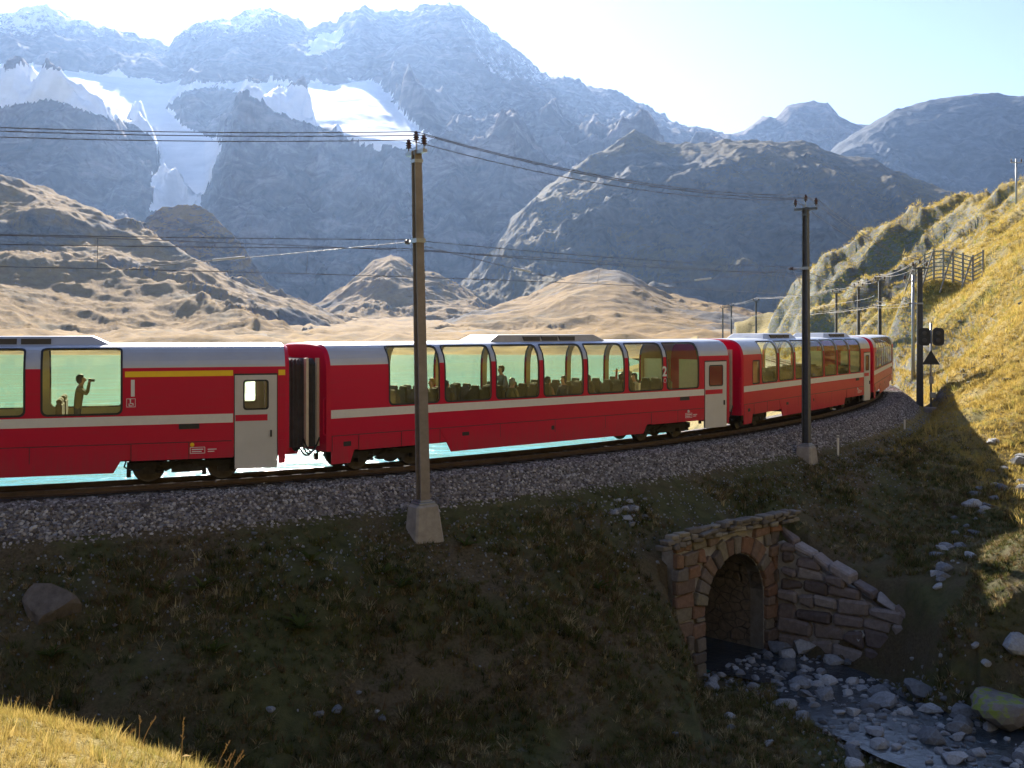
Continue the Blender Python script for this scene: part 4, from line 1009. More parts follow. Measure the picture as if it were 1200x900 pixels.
# ---------------------------------------------------------------- stream
def make_stream():
    t = NT('stream_water'); p = t.pos()
    m = t.bsdf(t.ramp(t.noise(p, 1.5), [(0.3, (0.02, 0.028, 0.035)), (0.7, (0.05, 0.065, 0.075))]), 0.08, 0, t.bump(t.noise(t.scale(p, (1, 1, 1)), 5, 5, 0.6), 0.5, 0.06), spec=0.6)
    n = 70; ii = np.linspace(0, len(STREAM) - 1, n); k = np.arange(len(STREAM))
    c = np.c_[np.interp(ii, k, STREAM[:, 0]), np.interp(ii, k, STREAM[:, 1])]; z = np.interp(ii, k, STREAM_Z) - 0.02; w = np.interp(ii, k, STREAM_W) + 0.02
    d = np.gradient(c, axis=0); d /= np.linalg.norm(d, axis=1)[:, None]; nrm = np.c_[-d[:, 1], d[:, 0]]
    V = []
    for j in range(9):
        o = (j / 8 - 0.5) * 2; q = c + nrm * (w * o)[:, None]; V.append(np.c_[q, z])
    V = np.array(V); nr, nc = V.shape[:2]; i, j = np.meshgrid(np.arange(nr - 1), np.arange(nc - 1), indexing='ij'); a = (i * nc + j).ravel()
    o = mesh_obj('stream', np_mesh('stream', V.reshape(-1, 3), np.c_[a, a + nc, a + nc + 1, a + 1], [m])); tag(o, kind='structure')
    # stones in the bed, each one a thing
    r = random.Random(5); placed = []
    tries = 0
    while len(placed) < 285 and tries < 9000:
        tries += 1
        f = r.uniform(1.05, 5.6); cx = float(np.interp(f, k, STREAM[:, 0])); cy_ = float(np.interp(f, k, STREAM[:, 1])); wv = float(np.interp(f, k, STREAM_W))
        i0 = int(f); dv = STREAM[i0 + 1] - STREAM[i0]; dv = dv / np.linalg.norm(dv)
        off = r.gauss(0.05, 0.6) * wv; x, y = cx - dv[1] * off, cy_ + dv[0] * off
        s = min(0.5, 0.10 * math.exp(abs(r.gauss(0, 0.8))))
        if any((x - a) ** 2 + (y - b) ** 2 < (0.62 * (s + c_)) ** 2 for a, b, c_ in placed): continue
        u, w = cul_uw(x, y)
        if w < 0.3 and abs(u) > 1.1: continue
        placed.append((x, y, s))
        zz = max(gz(x, y), float(np.interp(f, k, STREAM_Z)) - 0.05)
        put_rock('stone', r.choice(STONE_MES), (x, y, zz), s, 'pale grey stone lying in the stream bed below the culvert' if s < 0.22 else 'large angular grey stone in the rocky stream bed below the culvert', 'stone', 'stones in the stream bed', sink=0.15)
    # fine cobble between them
    n = 9000; f = RNG.uniform(1.0, 5.8, n); cx = np.interp(f, k, STREAM[:, 0]); cy_ = np.interp(f, k, STREAM[:, 1]); wv = np.interp(f, k, STREAM_W)
    i0 = np.minimum(f.astype(int), len(STREAM) - 2); dv = STREAM[i0 + 1] - STREAM[i0]; dv = dv / np.linalg.norm(dv, axis=1)[:, None]
    off = RNG.normal(0, 0.62, n) * wv; x = cx - dv[:, 1] * off; y = cy_ + dv[:, 0] * off; z = ground(x, y)
    scatter('stream_cobbles', np.c_[x, y, z + 0.01], RNG.uniform(0.03, 0.12, n) * RNG.uniform(0.6, 1, n), [rock_mesh(300 + q, M_STONE, 1, 0.6) for q in range(4)])
make_stream()

# ---------------------------------------------------------------- the culvert
def masonry_mat(name, stops):
    t = NT(name); p = t.coord(); oi = t.n.new('ShaderNodeObjectInfo').outputs['Random']
    n = t.noise(p, 7, 8, 0.7); base = t.ramp(oi, stops)
    col = t.mix(0.7, base, t.ramp(n, [(0.3, (0.4, 0.38, 0.36)), (0.68, (1, 1, 1))]), 'MULTIPLY')
    return t.bsdf(col, 0.92, 0, t.bump(n, 0.8, 0.03), spec=0.2)
M_MAS = masonry_mat('culvert_masonry', [(0.0, (0.17, 0.145, 0.125)), (0.25, (0.30, 0.16, 0.095)), (0.45, (0.22, 0.195, 0.165)), (0.62, (0.34, 0.175, 0.095)), (0.8, (0.25, 0.215, 0.18)), (1.0, (0.29, 0.25, 0.17))])
M_WING = masonry_mat('wing_wall_stone', [(0.0, (0.16, 0.13, 0.12)), (0.5, (0.27, 0.22, 0.20)), (1.0, (0.38, 0.34, 0.32))])
M_COPE = masonry_mat('dry_coping_stone', [(0.0, (0.15, 0.13, 0.11)), (0.6, (0.26, 0.23, 0.19)), (1.0, (0.36, 0.32, 0.24))])
M_MORTAR = mat_simple('lime_mortar', (0.30, 0.275, 0.24), 0.95, var=0.3, scale=4, bump=0.5)
def stone_obj(name, corners, frame, depth, mat, parent, jit=0.02, bev=0.03):
    """corners: 4 (a,b) in the wall plane; frame(a,b,c)->xyz with c out of the wall"""
    r = random; front = depth + r.uniform(-0.02, 0.05)
    ca = sum(c[0] for c in corners) / 4; cb = sum(c[1] for c in corners) / 4
    sh = []
    for a, b in corners:
        l = math.hypot(a - ca, b - cb) or 1; k = 1 - 0.014 / l
        sh.append((ca + (a - ca) * k + r.uniform(-jit, jit), cb + (b - cb) * k + r.uniform(-jit, jit)))
    vs_ = [frame(a, b, -0.12) for a, b in sh] + [frame(ca + (a - ca) * 0.97, cb + (b - cb) * 0.97, front + r.uniform(-jit, jit)) for a, b in sh]
    o0 = Vector(frame(ca, cb, 0)); vs_ = [Vector(v) - o0 for v in vs_]
    bm = bmesh.new(); bv = [bm.verts.new(v) for v in vs_]
    for f in ((3, 2, 1, 0), (4, 5, 6, 7), (0, 1, 5, 4), (1, 2, 6, 5), (2, 3, 7, 6), (3, 0, 4, 7)): bm.faces.new([bv[i] for i in f])
    bmesh.ops.recalc_face_normals(bm, faces=bm.faces)
    bmesh.ops.bevel(bm, geom=[e for e in bm.edges if any(v in bv[4:] for v in e.verts)], offset=bev, segments=1, affect='EDGES')
    me = bpy.data.meshes.new(name); bm.to_mesh(me); bm.free(); me.materials.append(mat)
    inv = parent.location if parent.parent is None else parent.location + parent.parent.location
    return mesh_obj(name, me, parent, o0 - Vector(inv))
def make_culvert():
    root = empty('stone_culvert', cul_pt(0, 0, -5.5)); tag(root, 'old rusty stone arch culvert under the railway embankment', 'culvert')
    A, SP, Z0, ZT = 1.45, -4.05, -5.75, -1.98; UL, UR = -2.75, 2.2
    fr = lambda a, b, c: cul_pt(a, c, b)
    # mortared core with the arch left open
    m = MB(); arch = [(-A, Z0)] + [(A * math.cos(math.pi - math.pi * k / 24), SP + A * math.sin(math.pi * k / 24)) for k in range(25)] + [(A, Z0)]
    out = [(UL + 0.12, Z0)] + [(UL + 0.12 + (UR - UL - 0.12) * k / 24, ZT) for k in range(25)] + [(UR, Z0)]
    n = len(arch); o0 = Vector(root.location)
    vs_ = [Vector(fr(a, b, w)) - o0 for w in (-0.10, -0.55) for (a, b) in arch + out]
    fs_ = []
    for k in range(n - 1):
        fs_.append((k, k + 1, n + k + 1, n + k)); fs_.append((2 * n + k + 1, 2 * n + k, 3 * n + k, 3 * n + k + 1)); fs_.append((k + 1, k, 2 * n + k, 2 * n + k + 1)); fs_.append((n + k, n + k + 1, 3 * n + k + 1, 3 * n + k))
    m.add(vs_, fs_); m.build('core_wall', M_MORTAR, root)
    # vault
    t = NT('vault_masonry'); p = t.coord(); v1 = t.voro(t.scale(p, (1, 1, 1.5)), 2.6, 'DISTANCE_TO_EDGE'); nn = t.noise(p, 6, 7, 0.7)
    vm = t.bsdf(t.mix(t.rng(v1, 0.0, 0.05), (0.10, 0.085, 0.07), t.ramp(nn, [(0.3, (0.12, 0.095, 0.075)), (0.7, (0.32, 0.25, 0.19))])), 0.9, 0, t.bump(t.math('ADD', t.rng(v1, 0.0, 0.06), nn), 0.9, 0.06))
    b = MB(); W = np.linspace(-0.12, -11, 12)
    vs_ = [Vector(fr(a, z, w)) - o0 for w in W for (a, z) in arch]; fs_ = []
    for j in range(len(W) - 1):
        for k in range(n - 1): fs_.append((j * n + k, (j + 1) * n + k, (j + 1) * n + k + 1, j * n + k + 1))
    b.add(vs_, fs_); b.build('vault', vm, root, smooth=False)
    # voussoirs and jamb stones
    nv = 17
    for k in range(nv):
        a0, a1 = math.pi * k / nv, math.pi * (k + 1) / nv; ro = A + random.uniform(0.46, 0.6)
        stone_obj('voussoir', [(A * math.cos(a0), SP + A * math.sin(a0)), (ro * math.cos(a0), SP + ro * math.sin(a0)), (ro * math.cos(a1), SP + ro * math.sin(a1)), (A * math.cos(a1), SP + A * math.sin(a1))], fr, 0.03, M_MAS, root, 0.012)
    for sgn in (-1, 1):
        z = Z0 + 0.1; k = 0
        while z < SP - 0.05:
            h = min(random.uniform(0.28, 0.40), SP - z); w = 0.58 if k % 2 else 0.40; a, b_ = (A, A + w) if sgn > 0 else (-A - w, -A)
            stone_obj('jamb_stone', [(a, z), (b_, z), (b_, z + h), (a, z + h)], fr, 0.03, M_MAS, root, 0.014); z += h; k += 1
    # face stones
    z = Z0 + 0.1
    while z < ZT - 0.1:
        h = min(random.uniform(0.28, 0.42), ZT - z); zm = z + h / 2
        lim = A + 0.52 if zm < SP else (math.sqrt(max(0, (A + 0.56) ** 2 - (min(abs(z - SP), abs(z + h - SP))) ** 2)) if min(abs(z - SP), abs(z + h - SP)) < A + 0.56 else 0)
        if SP < z + h and SP > z: lim = A + 0.56
        for (a, b_) in (((UL, -lim), (lim, UR)) if lim > 0 else ((UL, UR),)):
            x = a
            while x < b_ - 0.06:
                w = random.uniform(0.34, 0.78)
                if b_ - (x + w) < 0.25: w = b_ - x
                stone_obj('face_stone', [(x, z), (x + w, z), (x + w, z + h), (x, z + h)], fr, 0.0, M_MAS, root, 0.045); x += w
        z += h
    # rough coping of flat stones
    for row in range(3):
        x = UL - 0.7 + 0.2 * row
        while x < UR + 0.5:
            w = random.uniform(0.22, 0.55); zz = ZT + row * 0.12 + random.uniform(-0.02, 0.02) - 0.06 * abs(x + 0.4) * 0.35
            stone_obj('coping_stone', [(x, zz), (x + w, zz + random.uniform(-.03, .03)), (x + w, zz + 0.13), (x, zz + 0.13)], fr, random.uniform(0.05, 0.22), M_COPE, root, 0.03, 0.025); x += w * 0.97
    # wing wall on the far bank
    pA, pB = (1.95, 0.0), (2.6, 4.6); ln = math.hypot(pB[0] - pA[0], pB[1] - pA[1]); du, dw = (pB[0] - pA[0]) / ln, (pB[1] - pA[1]) / ln
    wf = lambda a, b, c: cul_pt(pA[0] + du * a - dw * c, pA[1] + dw * a + du * c, b)
    wing = empty('wing_wall', Vector(wf(0, -5.5, 0)) - o0, 0, root); wing['label'] = 'rough grey retaining wall running out from the arch'
    top = lambda a: -2.15 - a / ln * 2.3
    c = MB(); o1 = Vector(wf(0, -5.5, 0))
    vs_ = [Vector(wf(a, b_, cc)) - o1 for cc in (-0.08, -0.5) for (a, b_) in ((0, -5.7), (ln, -5.7), (ln, top(ln) - 0.4), (0, top(0) - 0.4))]
    c.add(vs_, [(0, 1, 2, 3), (7, 6, 5, 4), (0, 4, 5, 1), (1, 5, 6, 2), (2, 6, 7, 3), (3, 7, 4, 0)]); c.build('wall_core', M_MORTAR, wing)
    x = 0.0
    while x < ln:
        w = random.uniform(0.35, 0.8); j_ = random.uniform(-0.05, 0.10)
        stone_obj('cap_stone', [(x, top(x) - 0.22), (x + w, top(x + w) - 0.22), (x + w, top(x + w) + j_), (x, top(x) + j_ + random.uniform(-.06, .06))], lambda a, b, c: wf(a, b, c - 0.30 if c < 0 else c), random.uniform(-0.02, 0.10), M_WING, wing, 0.04, 0.05); x += w * 0.97
    z = -5.6
    while z < -2.1:
        h = random.uniform(0.30, 0.58); x = random.uniform(0.0, 0.2)
        while x < ln:
            w = random.uniform(0.35, 1.1); jj = lambda: random.uniform(-.09, .09)
            if z + 0.16 < top(x + w): stone_obj('stone', [(x, z + jj()), (x + w, z + jj()), (x + w, min(z + h + jj(), top(x + w))), (x, min(z + h + jj(), top(x)))], wf, random.uniform(-0.03, 0.12), M_WING, wing, 0.05, 0.07)
            x += w
        z += h
make_culvert()

# ---------------------------------------------------------------- boulders and loose rocks
def rocks():
    p = hit(60, 716); me = rock_mesh(901, M_BROWNROCK, 3, 0.8, 9); o = put_rock('boulder', me, p, 0.62, 'brown boulder half sunk in the dark embankment below the first-class coach', 'boulder', rz=0.4); o.scale = (0.50, 0.46, 0.66)
    p = hit(1175, 835); me = rock_mesh(903, M_LICHEN, 3, 0.7, 9); o = put_rock('boulder', me, p, 0.9, 'big boulder with yellow-green lichen beside the stream', 'boulder', rz=1.0); o.scale = (1.05, 0.9, 0.75)
    p = hit(8, 836); put_rock('boulder', rock_mesh(905, M_HROCK, 2, 0.7), p, 0.11, 'pale rock at the edge of the sunlit grassy knoll', 'rock')
    r = random.Random(3)
    for k in range(22):
        p = hit(735 + r.gauss(0, 11), 600 + r.gauss(0, 6)); put_rock('stone', r.choice(STONE_MES), p, r.uniform(0.06, 0.17), 'grey stone in the small heap on the embankment beside the culvert', 'stone', 'stone heap on the embankment')
    for px, py, s in ((375, 838, .17), (395, 832, .13), (318, 832, .12), (442, 834, .07), (448, 842, .12), (420, 812, .07), (134, 733, .07), (281, 764, .06), (298, 626, .12), (260, 625, .06), (855, 842, .17), (856, 853, .12), (791, 862, .13), (900, 872, .13), (770, 660, .09), (741, 713, .08), (1002, 600, .07), (1010, 545, .06)):
        put_rock('stone', r.choice(STONE_MES), hit(px, py), s, 'lone pale stone lying in the dark grass of the embankment', 'stone', 'loose stones on the embankment')
    for k in range(46):
        f = r.random(); px = 1185 - 95 * f + r.gauss(0, 14); py = 535 + 150 * f ** 0.8 + r.gauss(0, 14)
        put_rock('stone', r.choice(STONE_MES), hit(px, py), r.uniform(0.08, 0.38) * (1.2 - 0.5 * f), 'grey stone strewn down the shaded gully above the stream', 'stone', 'stones in the gully', sink=0.55)
    for k in range(44):
        px = r.uniform(1085, 1199); py = r.uniform(330, 520)
        if py > 440 + (px - 1085) * 0.9: continue
        f = r.random()
        if f < 0.5: px = 1195 - 70 * r.random(); py = 385 + (1195 - px) * 1.0 + r.gauss(0, 12)
        q = hit(px, py)
        if track_sd(q[0], q[1])[1][0] < 4: continue
        put_rock('rock', r.choice(HROCK_MES), q, 0.10 + 0.35 * r.random() ** 2, 'weathered grey rock in the golden hillside grass', 'rock', 'rocks on the sunlit hillside', sink=1.0)
rocks()

# ---------------------------------------------------------------- line-side masts and wires
M_CONC = mat_simple('mast_concrete', (0.27, 0.225, 0.185), 0.85, var=0.18, scale=5, bump=0.3)
M_CONC2 = mat_simple('foundation_concrete', (0.36, 0.32, 0.27), 0.9, var=0.22, scale=4, bump=0.5)
M_GALV = mat_simple('galvanised_steel', (0.34, 0.35, 0.36), 0.45, metal=0.6, var=0.1)
M_DKMAST = mat_simple('dark_mast_steel', (0.11, 0.112, 0.115), 0.6, metal=0.3, var=0.2)
M_INSUL = mat_simple('brown_porcelain', (0.06, 0.022, 0.014), 0.2, var=0.15)
M_WIRE = mat_simple('copper_wire', (0.13, 0.10, 0.085), 0.6, metal=0.2, var=0.1)
M_WINS = mat_simple('white_insulator', (0.62, 0.62, 0.60), 0.35, var=0.05)
def insulator(parent, name, loc, s=1.0, axis=(0, 0, 1)):
    m = MB(); pr = [(0.02, 0), (0.02, 0.06)]
    for k in range(3): pr += [(0.07, 0.07 + 0.06 * k), (0.075, 0.09 + 0.06 * k), (0.04, 0.11 + 0.06 * k)]
    pr += [(0.05, 0.27), (0.02, 0.30)]
    m.lathe([(r * s, h * s) for r, h in pr], (0, 0, 0), axis, 10); return m.build(name, M_INSUL, parent, smooth=True, loc=loc)
MASTS = []
def line_mast(s, d, base_z, height, label, mat, found=True, lean=0.0, xy=None, wide=0.128):
    x, y, h = (float(a) for a in track(s, d)) if xy is None else (*xy, float(track(track_sd(*xy)[0][0])[2]))
    root = empty('line_mast', (x, y, base_z), h); tag(root, label, 'utility pole', 'masts along the railway')
    root.rotation_euler = (0, lean, h)
    b0, b1 = wide, wide * 0.72
    p = MB()
    def hsec(w, z):   # I-shaped section, web along the track
        e = w * 0.32
        return [(-w, -w, z), (w, -w, z), (w, -w + e, z), (e * 0.6, -w + e, z), (e * 0.6, w - e, z), (w, w - e, z), (w, w, z), (-w, w, z), (-w, w - e, z), (-e * 0.6, w - e, z), (-e * 0.6, -w + e, z), (-w, -w + e, z)]
    a = hsec(b0, -0.1); b = hsec(b1, height); n = 12
    p.add(a + b, [(i, (i + 1) % n, n + (i + 1) % n, n + i) for i in range(n)] + [tuple(range(n, 2 * n)), tuple(range(n - 1, -1, -1))])
    p.build('shaft', mat, root)
    if found:
        f = MB(); f.add([(-0.43, -0.36, -1.25), (0.43, -0.36, -1.25), (0.43, 0.36, -1.25), (-0.43, 0.36, -1.25), (-0.29, -0.25, 0.0), (0.29, -0.25, 0.0), (0.29, 0.25, 0.0), (-0.29, 0.25, 0.0)], [(0, 3, 2, 1), (4, 5, 6, 7), (0, 1, 5, 4), (1, 2, 6, 5), (2, 3, 7, 6), (3, 0, 4, 7)])
        f.build('foundation', M_CONC2, root, bevel=0.05)
        f = MB(); f.box((-0.22, -0.21, 0.001), (0.22, 0.21, 0.05)); f.box((-0.16, -0.16, 0.05), (0.16, 0.16, 0.10)); f.build('base_collar', M_GALV, root, bevel=0.01)
    # top cross arm with three insulators, bracket for the contact line
    c = MB(); c.box((-0.06, -0.42, height - 0.10), (0.06, 0.42, height - 0.02)); c.box((-b1 - .02, -b1 - .02, height - 0.30), (b1 + .02, b1 + .02, height - 0.22)); c.build('cross_arm', M_GALV if mat is not M_DKMAST else M_DKMAST, root)
    for yy, zz in ((-0.38, 0.0), (0.0, 0.14), (0.38, 0.0)):
        st = MB(); st.cyl((0, yy, height - 0.03), (0, yy, height + 0.06 + zz), 0.018); st.build('insulator_pin', M_GALV, root)
        insulator(root, 'insulator', (0, yy, height + 0.03 + zz), 0.95)
    hb = height * 0.745
    br = MB(); br.box((-b1 - .03, -b1 - .05, hb - 0.05), (b1 + .03, b1 + .05, hb + 0.05)); br.cyl((0, 0.1, hb), (0, 0.55, hb), 0.03); br.build('bracket', M_GALV, root)
    insulator(root, 'insulator', (0, 0.42, hb), 0.8, (0, 1, 0))
    bpy.context.view_layer.update(); MASTS.append((s, root.matrix_world.copy(), height, hb)); return root
def wire(name, a, b, sag, r, label, group, cat='wire', n=22):
    a = Vector(a); b = Vector(b); m = MB(); pts = [a.lerp(b, t) - Vector((0, 0, sag * 4 * t * (1 - t))) for t in np.linspace(0, 1, n)]
    o0 = a.copy(); V = []; 
    for p in pts:
        for k in range(5): an = 2 * math.pi * k / 5; V.append(p - o0 + Vector((0, 0, math.sin(an) * r)) + (b - a).cross(Vector((0, 0, 1))).normalized() * math.cos(an) * r)
    fs_ = [(i * 5 + k, i * 5 + (k + 1) % 5, (i + 1) * 5 + (k + 1) % 5, (i + 1) * 5 + k) for i in range(n - 1) for k in range(5)]
    m.add(V, fs_); o = m.build(name, M_WIRE, None, smooth=True, loc=o0); return tag(o, label, cat, group)
line_mast(-21.0, 2.9, -0.6, 8.4, 'concrete railway mast beyond the first-class coach', M_CONC)
x1, y1, _ = P(496, 585, 25.4); line_mast(3.0, 2.8, -0.52, 8.4, 'tall brown concrete mast standing before the coach marked 2', M_CONC, xy=(x1, y1), lean=-0.022)
x1, y1, _ = P(945, 520, 37.8); line_mast(20.0, 2.6, -0.5, 8.45, 'dark concrete mast standing before the coach with the narrow window', M_DKMAST, xy=(x1, y1), lean=-0.008)
x1, y1, _ = P(1078, 480, 63.0); line_mast(45.0, 2.4, -1.1, 8.4, 'dark mast beside the railway signal at the end of the bend', M_DKMAST, xy=(x1, y1), wide=0.2)
for (px, Y, lab) in ((1031, 88, 'first slim mast on the far track past the train'), (1006, 101, 'second slim mast on the far track past the train'), (980, 118, 'third slim mast on the far track past the train'), (886, 152, 'slim mast on the far shore track below the rocky spur'), (857, 185, 'slim mast at the far shore, one of a close pair'), (847, 200, 'slim mast at the far shore, one of a close pair')):
    x_ = (px - 600) / F * Y; s_, d_ = track_sd(x_, Y); line_mast(float(s_[0]), float(d_[0]), -0.5, 8.2, lab, M_DKMAST, found=False, xy=(x_, Y), wide=0.15)
# steel lattice post by the far coach and the post up on the crest
def steel_post(px, py, Y, top, label):
    x, y, z = P(px, py, Y); z = gz(x, y); root = empty('steel_post', (x, y, z)); tag(root, label, 'utility pole')
    hgt = CZ + (HY - top) / F * Y - z
    m = MB(); m.cyl((0, 0, -0.3), (0, 0, hgt), 0.13, 0.10, 10); m.build('shaft', M_GALV, root, smooth=True)
    m = MB(); m.box((-0.7, -0.05, hgt - 0.5), (0.7, 0.05, hgt - 0.4)); m.build('cross_arm', M_GALV, root)
    for xx in (-0.6, 0.6): insulator(root, 'insulator', (xx, 0, hgt - 0.4), 1.4)
    return root
steel_post(1070, 440, 77, 322, 'slim galvanised post behind the dark mast near the signal')
steel_post(1191, 236, 128, 186, 'lone thin pole on the crest of the golden hill')
def wires():
    ms = MASTS
    order = [0, 1, 2, 3, 4, 5, 6, 7, 8]
    for i, j in zip(order[:-1], order[1:]):
        _, A, ha, ba = ms[i]; _, B, hb, bb = ms[j]
        lab = ['from the mast by the first-class coach to the brown concrete mast', 'between the brown concrete mast and the dark mast after it', 'between the two dark masts on the bend'][i] if i < 3 else 'between the slim masts on the far track'
        for yy, zz in ((-0.38, 0.30), (0.0, 0.44), (0.38, 0.30)):
            wire('feeder_wire', A @ Vector((0, yy, ha + zz)), B @ Vector((0, yy, hb + zz)), 0.42 if i < 3 else 0.25, 0.0105 if i < 3 else 0.012, 'thin overhead feeder wire ' + lab, 'feeder wires')
        for k, zz in enumerate((0.06, -0.14)):
            wire('pull_off_wire', A @ Vector((0, 0.5 + 0.15 * k, ba + zz)), B @ Vector((0, 0.5 + 0.15 * k, bb + zz)), 0.10, 0.009, 'bracket-height wire ' + lab, 'bracket wires')
    # contact wire over the track, pulled out towards the masts on the curve
    S = np.arange(-40, 205, 5.0); 
    for z, nm, lab, r in ((5.05, 'contact_wire', 'contact wire hung above the railway track', 0.0085), (5.75, 'messenger_wire', 'carrier cable above the contact wire over the track', 0.0075)):
        m = MB(); pts = []
        for s in S: x, y, _ = track(s, 0.1 if nm == 'contact_wire' else 0.25); pts.append(Vector((float(x), float(y), z)))
        o0 = pts[0]; m.tube([p - o0 for p in pts], r, 5); o = m.build(nm, M_WIRE, None, loc=o0); tag(o, lab, 'wire')
    for k, s in enumerate(np.arange(-35, 120, 5.0)):
        x, y, _ = track(s, 0.1); x2, y2, _ = track(s, 0.25); wire('dropper', (float(x2), float(y2), 5.75), (float(x), float(y), 5.05), 0, 0.006, 'short dropper wire joining carrier cable and contact wire', 'droppers', n=2)
    # pull-offs: a thin stay from each mast bracket to the contact line with a white rod insulator
    for i in range(0, 4):
        s0, A, ha, ba = ms[i]
        for ds in (-7.0, 5.5):
            x, y, _ = track(s0 + ds, 0.15); a = A @ Vector((0, 0.5, ba)); b = Vector((float(x), float(y), 5.12))
            wire('stay_wire', a, b, 0.02, 0.008, '%s slanting stay wire from the %s to the contact wire' % ('shorter' if ds > 0 else 'longer', ['mast by the first-class coach', 'brown concrete mast', 'dark mast before the third coach', 'mast beside the signal'][i]), 'stay wires', n=3)
            c, d = a.lerp(b, 0.62), a.lerp(b, 0.74); q = MB(); q.cyl((0, 0, 0), d - c, 0.028, n=8)
            o = q.build('rod_insulator', M_WINS, None, loc=c); tag(o, 'white rod insulator on the %s stay wire of the %s' % ('shorter' if ds > 0 else 'longer', ['mast by the first-class coach', 'brown concrete mast', 'dark mast before the third coach', 'mast beside the signal'][i]), 'insulator', 'rod insulators')
wires()

# ---------------------------------------------------------------- signal
def signal():
    x, y, _ = P(1091, 482, 60.0); z = gz(x, y); az = math.atan2(x, y); root = empty('railway_signal', (x, y, z), -az); tag(root, 'railway signal seen from behind with two round lamp boards and a triangle', 'signal')
    M_SB = mat_simple('signal_black', (0.02, 0.02, 0.022), 0.5, var=0.2)
    m = MB(); m.cyl((0, 0, 0), (0, 0, 4.95), 0.06, n=10); m.build('post', M_GALV, root, smooth=True)
    for sx in (-1, 1):
        b = MB(); w, h, r = 0.31, 0.50, 0.20; loop = []
        for cx, cz, a0 in ((w - r, h - r, 0), (-w + r, h - r, 1), (-w + r, -h + r, 2), (w - r, -h + r, 3)):
            for k in range(5): a = math.pi / 2 * (a0 + k / 4); loop.append((cx + r * math.cos(a), cz + r * math.sin(a)))
        n = len(loop); b.add([(p[0], -0.05, p[1]) for p in loop] + [(p[0], 0.05, p[1]) for p in loop], [tuple(range(n)), tuple(range(2 * n - 1, n - 1, -1))] + [((i + 1) % n, i, n + i, n + (i + 1) % n) for i in range(n)])
        bd = b.build('lamp_board', M_SB, root, loc=(sx * 0.36 + 0.02, -0.08, 4.18))
        for zz in (-0.2, 0.2):
            l = MB(); l.lathe([(0.13, 0), (0.13, 0.10), (0.10, 0.12), (0.05, 0.12)], (0, -0.05, zz), (0, -1, 0), 14); l.build('lamp_housing', M_GRILL, bd, smooth=False)
    t = MB(); t.add([(-0.46, -0.10, 2.62), (0.46, -0.10, 2.62), (0, -0.10, 3.45), (-0.46, -0.06, 2.62), (0.46, -0.06, 2.62), (0, -0.06, 3.45)], [(0, 1, 2), (5, 4, 3), (0, 3, 4, 1), (1, 4, 5, 2), (2, 5, 3, 0)]); t.build('triangle_board', M_SB, root)
    m = MB(); m.box((-0.10, -0.22, 1.55), (0.14, -0.06, 1.95)); m.build('relay_box', M_GALV, root, bevel=0.02)
    m = MB(); m.box((-0.08, -0.2, 0.75), (0.26, -0.06, 1.05)); m.build('cable_box', M_GALV, root, bevel=0.02)
    m = MB(); m.box((-0.35, -0.3, -0.5), (0.35, 0.3, 0.22)); m.build('foundation', M_CONC2, root, bevel=0.04)
    m = MB(); m.box((0.55, -0.35, -0.5), (1.0, 0.1, 0.35)); m.build('cable_pit', M_CONC2, root, bevel=0.03)
signal()

# ---------------------------------------------------------------- snow fence on the hill
def snow_fence():
    a = P(1062, 345, 90); b = P(1152, 329, 84); M_WOOD = mat_simple('weathered_timber', (0.26, 0.235, 0.21), 0.85, var=0.3, scale=3)
    n = 9; root = empty('snow_fence', (a[0], a[1], gz(a[0], a[1]))); tag(root, 'timber snow fence with many slats on the golden hillside', 'fence'); o0 = Vector(root.location)
    dirv = Vector((b[0] - a[0], b[1] - a[1], 0)); ln = dirv.length; dirv.normalize(); nv = Vector((dirv.y, -dirv.x, 0)); feet = []
    for k in range(n):
        x, y = a[0] + (b[0] - a[0]) * k / (n - 1), a[1] + (b[1] - a[1]) * k / (n - 1); z = gz(x, y) - 0.1; feet.append(Vector((x, y, z)))
    H_ = 2.7
    for p in feet:
        m = MB(); q = p - o0; m.cyl(q, q + Vector((0, 0, H_)), 0.10, 0.09, 7); m.build('post', M_WOOD, root)
    for k in range(n - 1):
        for j in range(8):
            z = 0.35 + j * 0.31; p, q = feet[k] - o0 + dirv * 0.02, feet[k + 1] - o0 - dirv * 0.02; m = MB()
            off = nv * 0.11; c0, c1 = p + off + Vector((0, 0, z)), q + off + Vector((0, 0, z)); v = Vector((0, 0, 0.045)); t_ = nv * 0.02
            m.add([c0 - v - t_, c1 - v - t_, c1 + v - t_, c0 + v - t_, c0 - v + t_, c1 - v + t_, c1 + v + t_, c0 + v + t_], [(0, 1, 2, 3), (7, 6, 5, 4), (0, 4, 5, 1), (1, 5, 6, 2), (2, 6, 7, 3), (3, 7, 4, 0)]); m.build('slat', M_WOOD, root)
    for k in range(1, n, 2):
        p = feet[k] - o0; e = feet[k] + nv * 1.7 ; e.z = gz(e.x, e.y) - 0.1; m = MB(); m.cyl(e - o0, p + nv * 0.14 + Vector((0, 0, H_ * 0.92)), 0.07, n=6); m.build('brace', M_WOOD, root)
snow_fence()
def stake(px, py0, py1, label):
    p = hit(px, py1); h = (py1 - py0) / F * p[1]; root = empty('marker_stake', p); tag(root, label, 'stake')
    m = MB(); m.box((-0.035, -0.035, -0.3), (0.035, 0.035, h)); m.build('post', M_WSTRIPE, root, bevel=0.006); m = MB(); m.box((-0.042, -0.042, h - 0.10), (0.042, 0.042, h - 0.02)); m.build('band', M_GALV, root)
stake(982, 510, 533, 'thin white marker stake in the grass by the dark concrete mast'); stake(1060, 489, 503, 'short white marker stake near the foot of the signal mast')
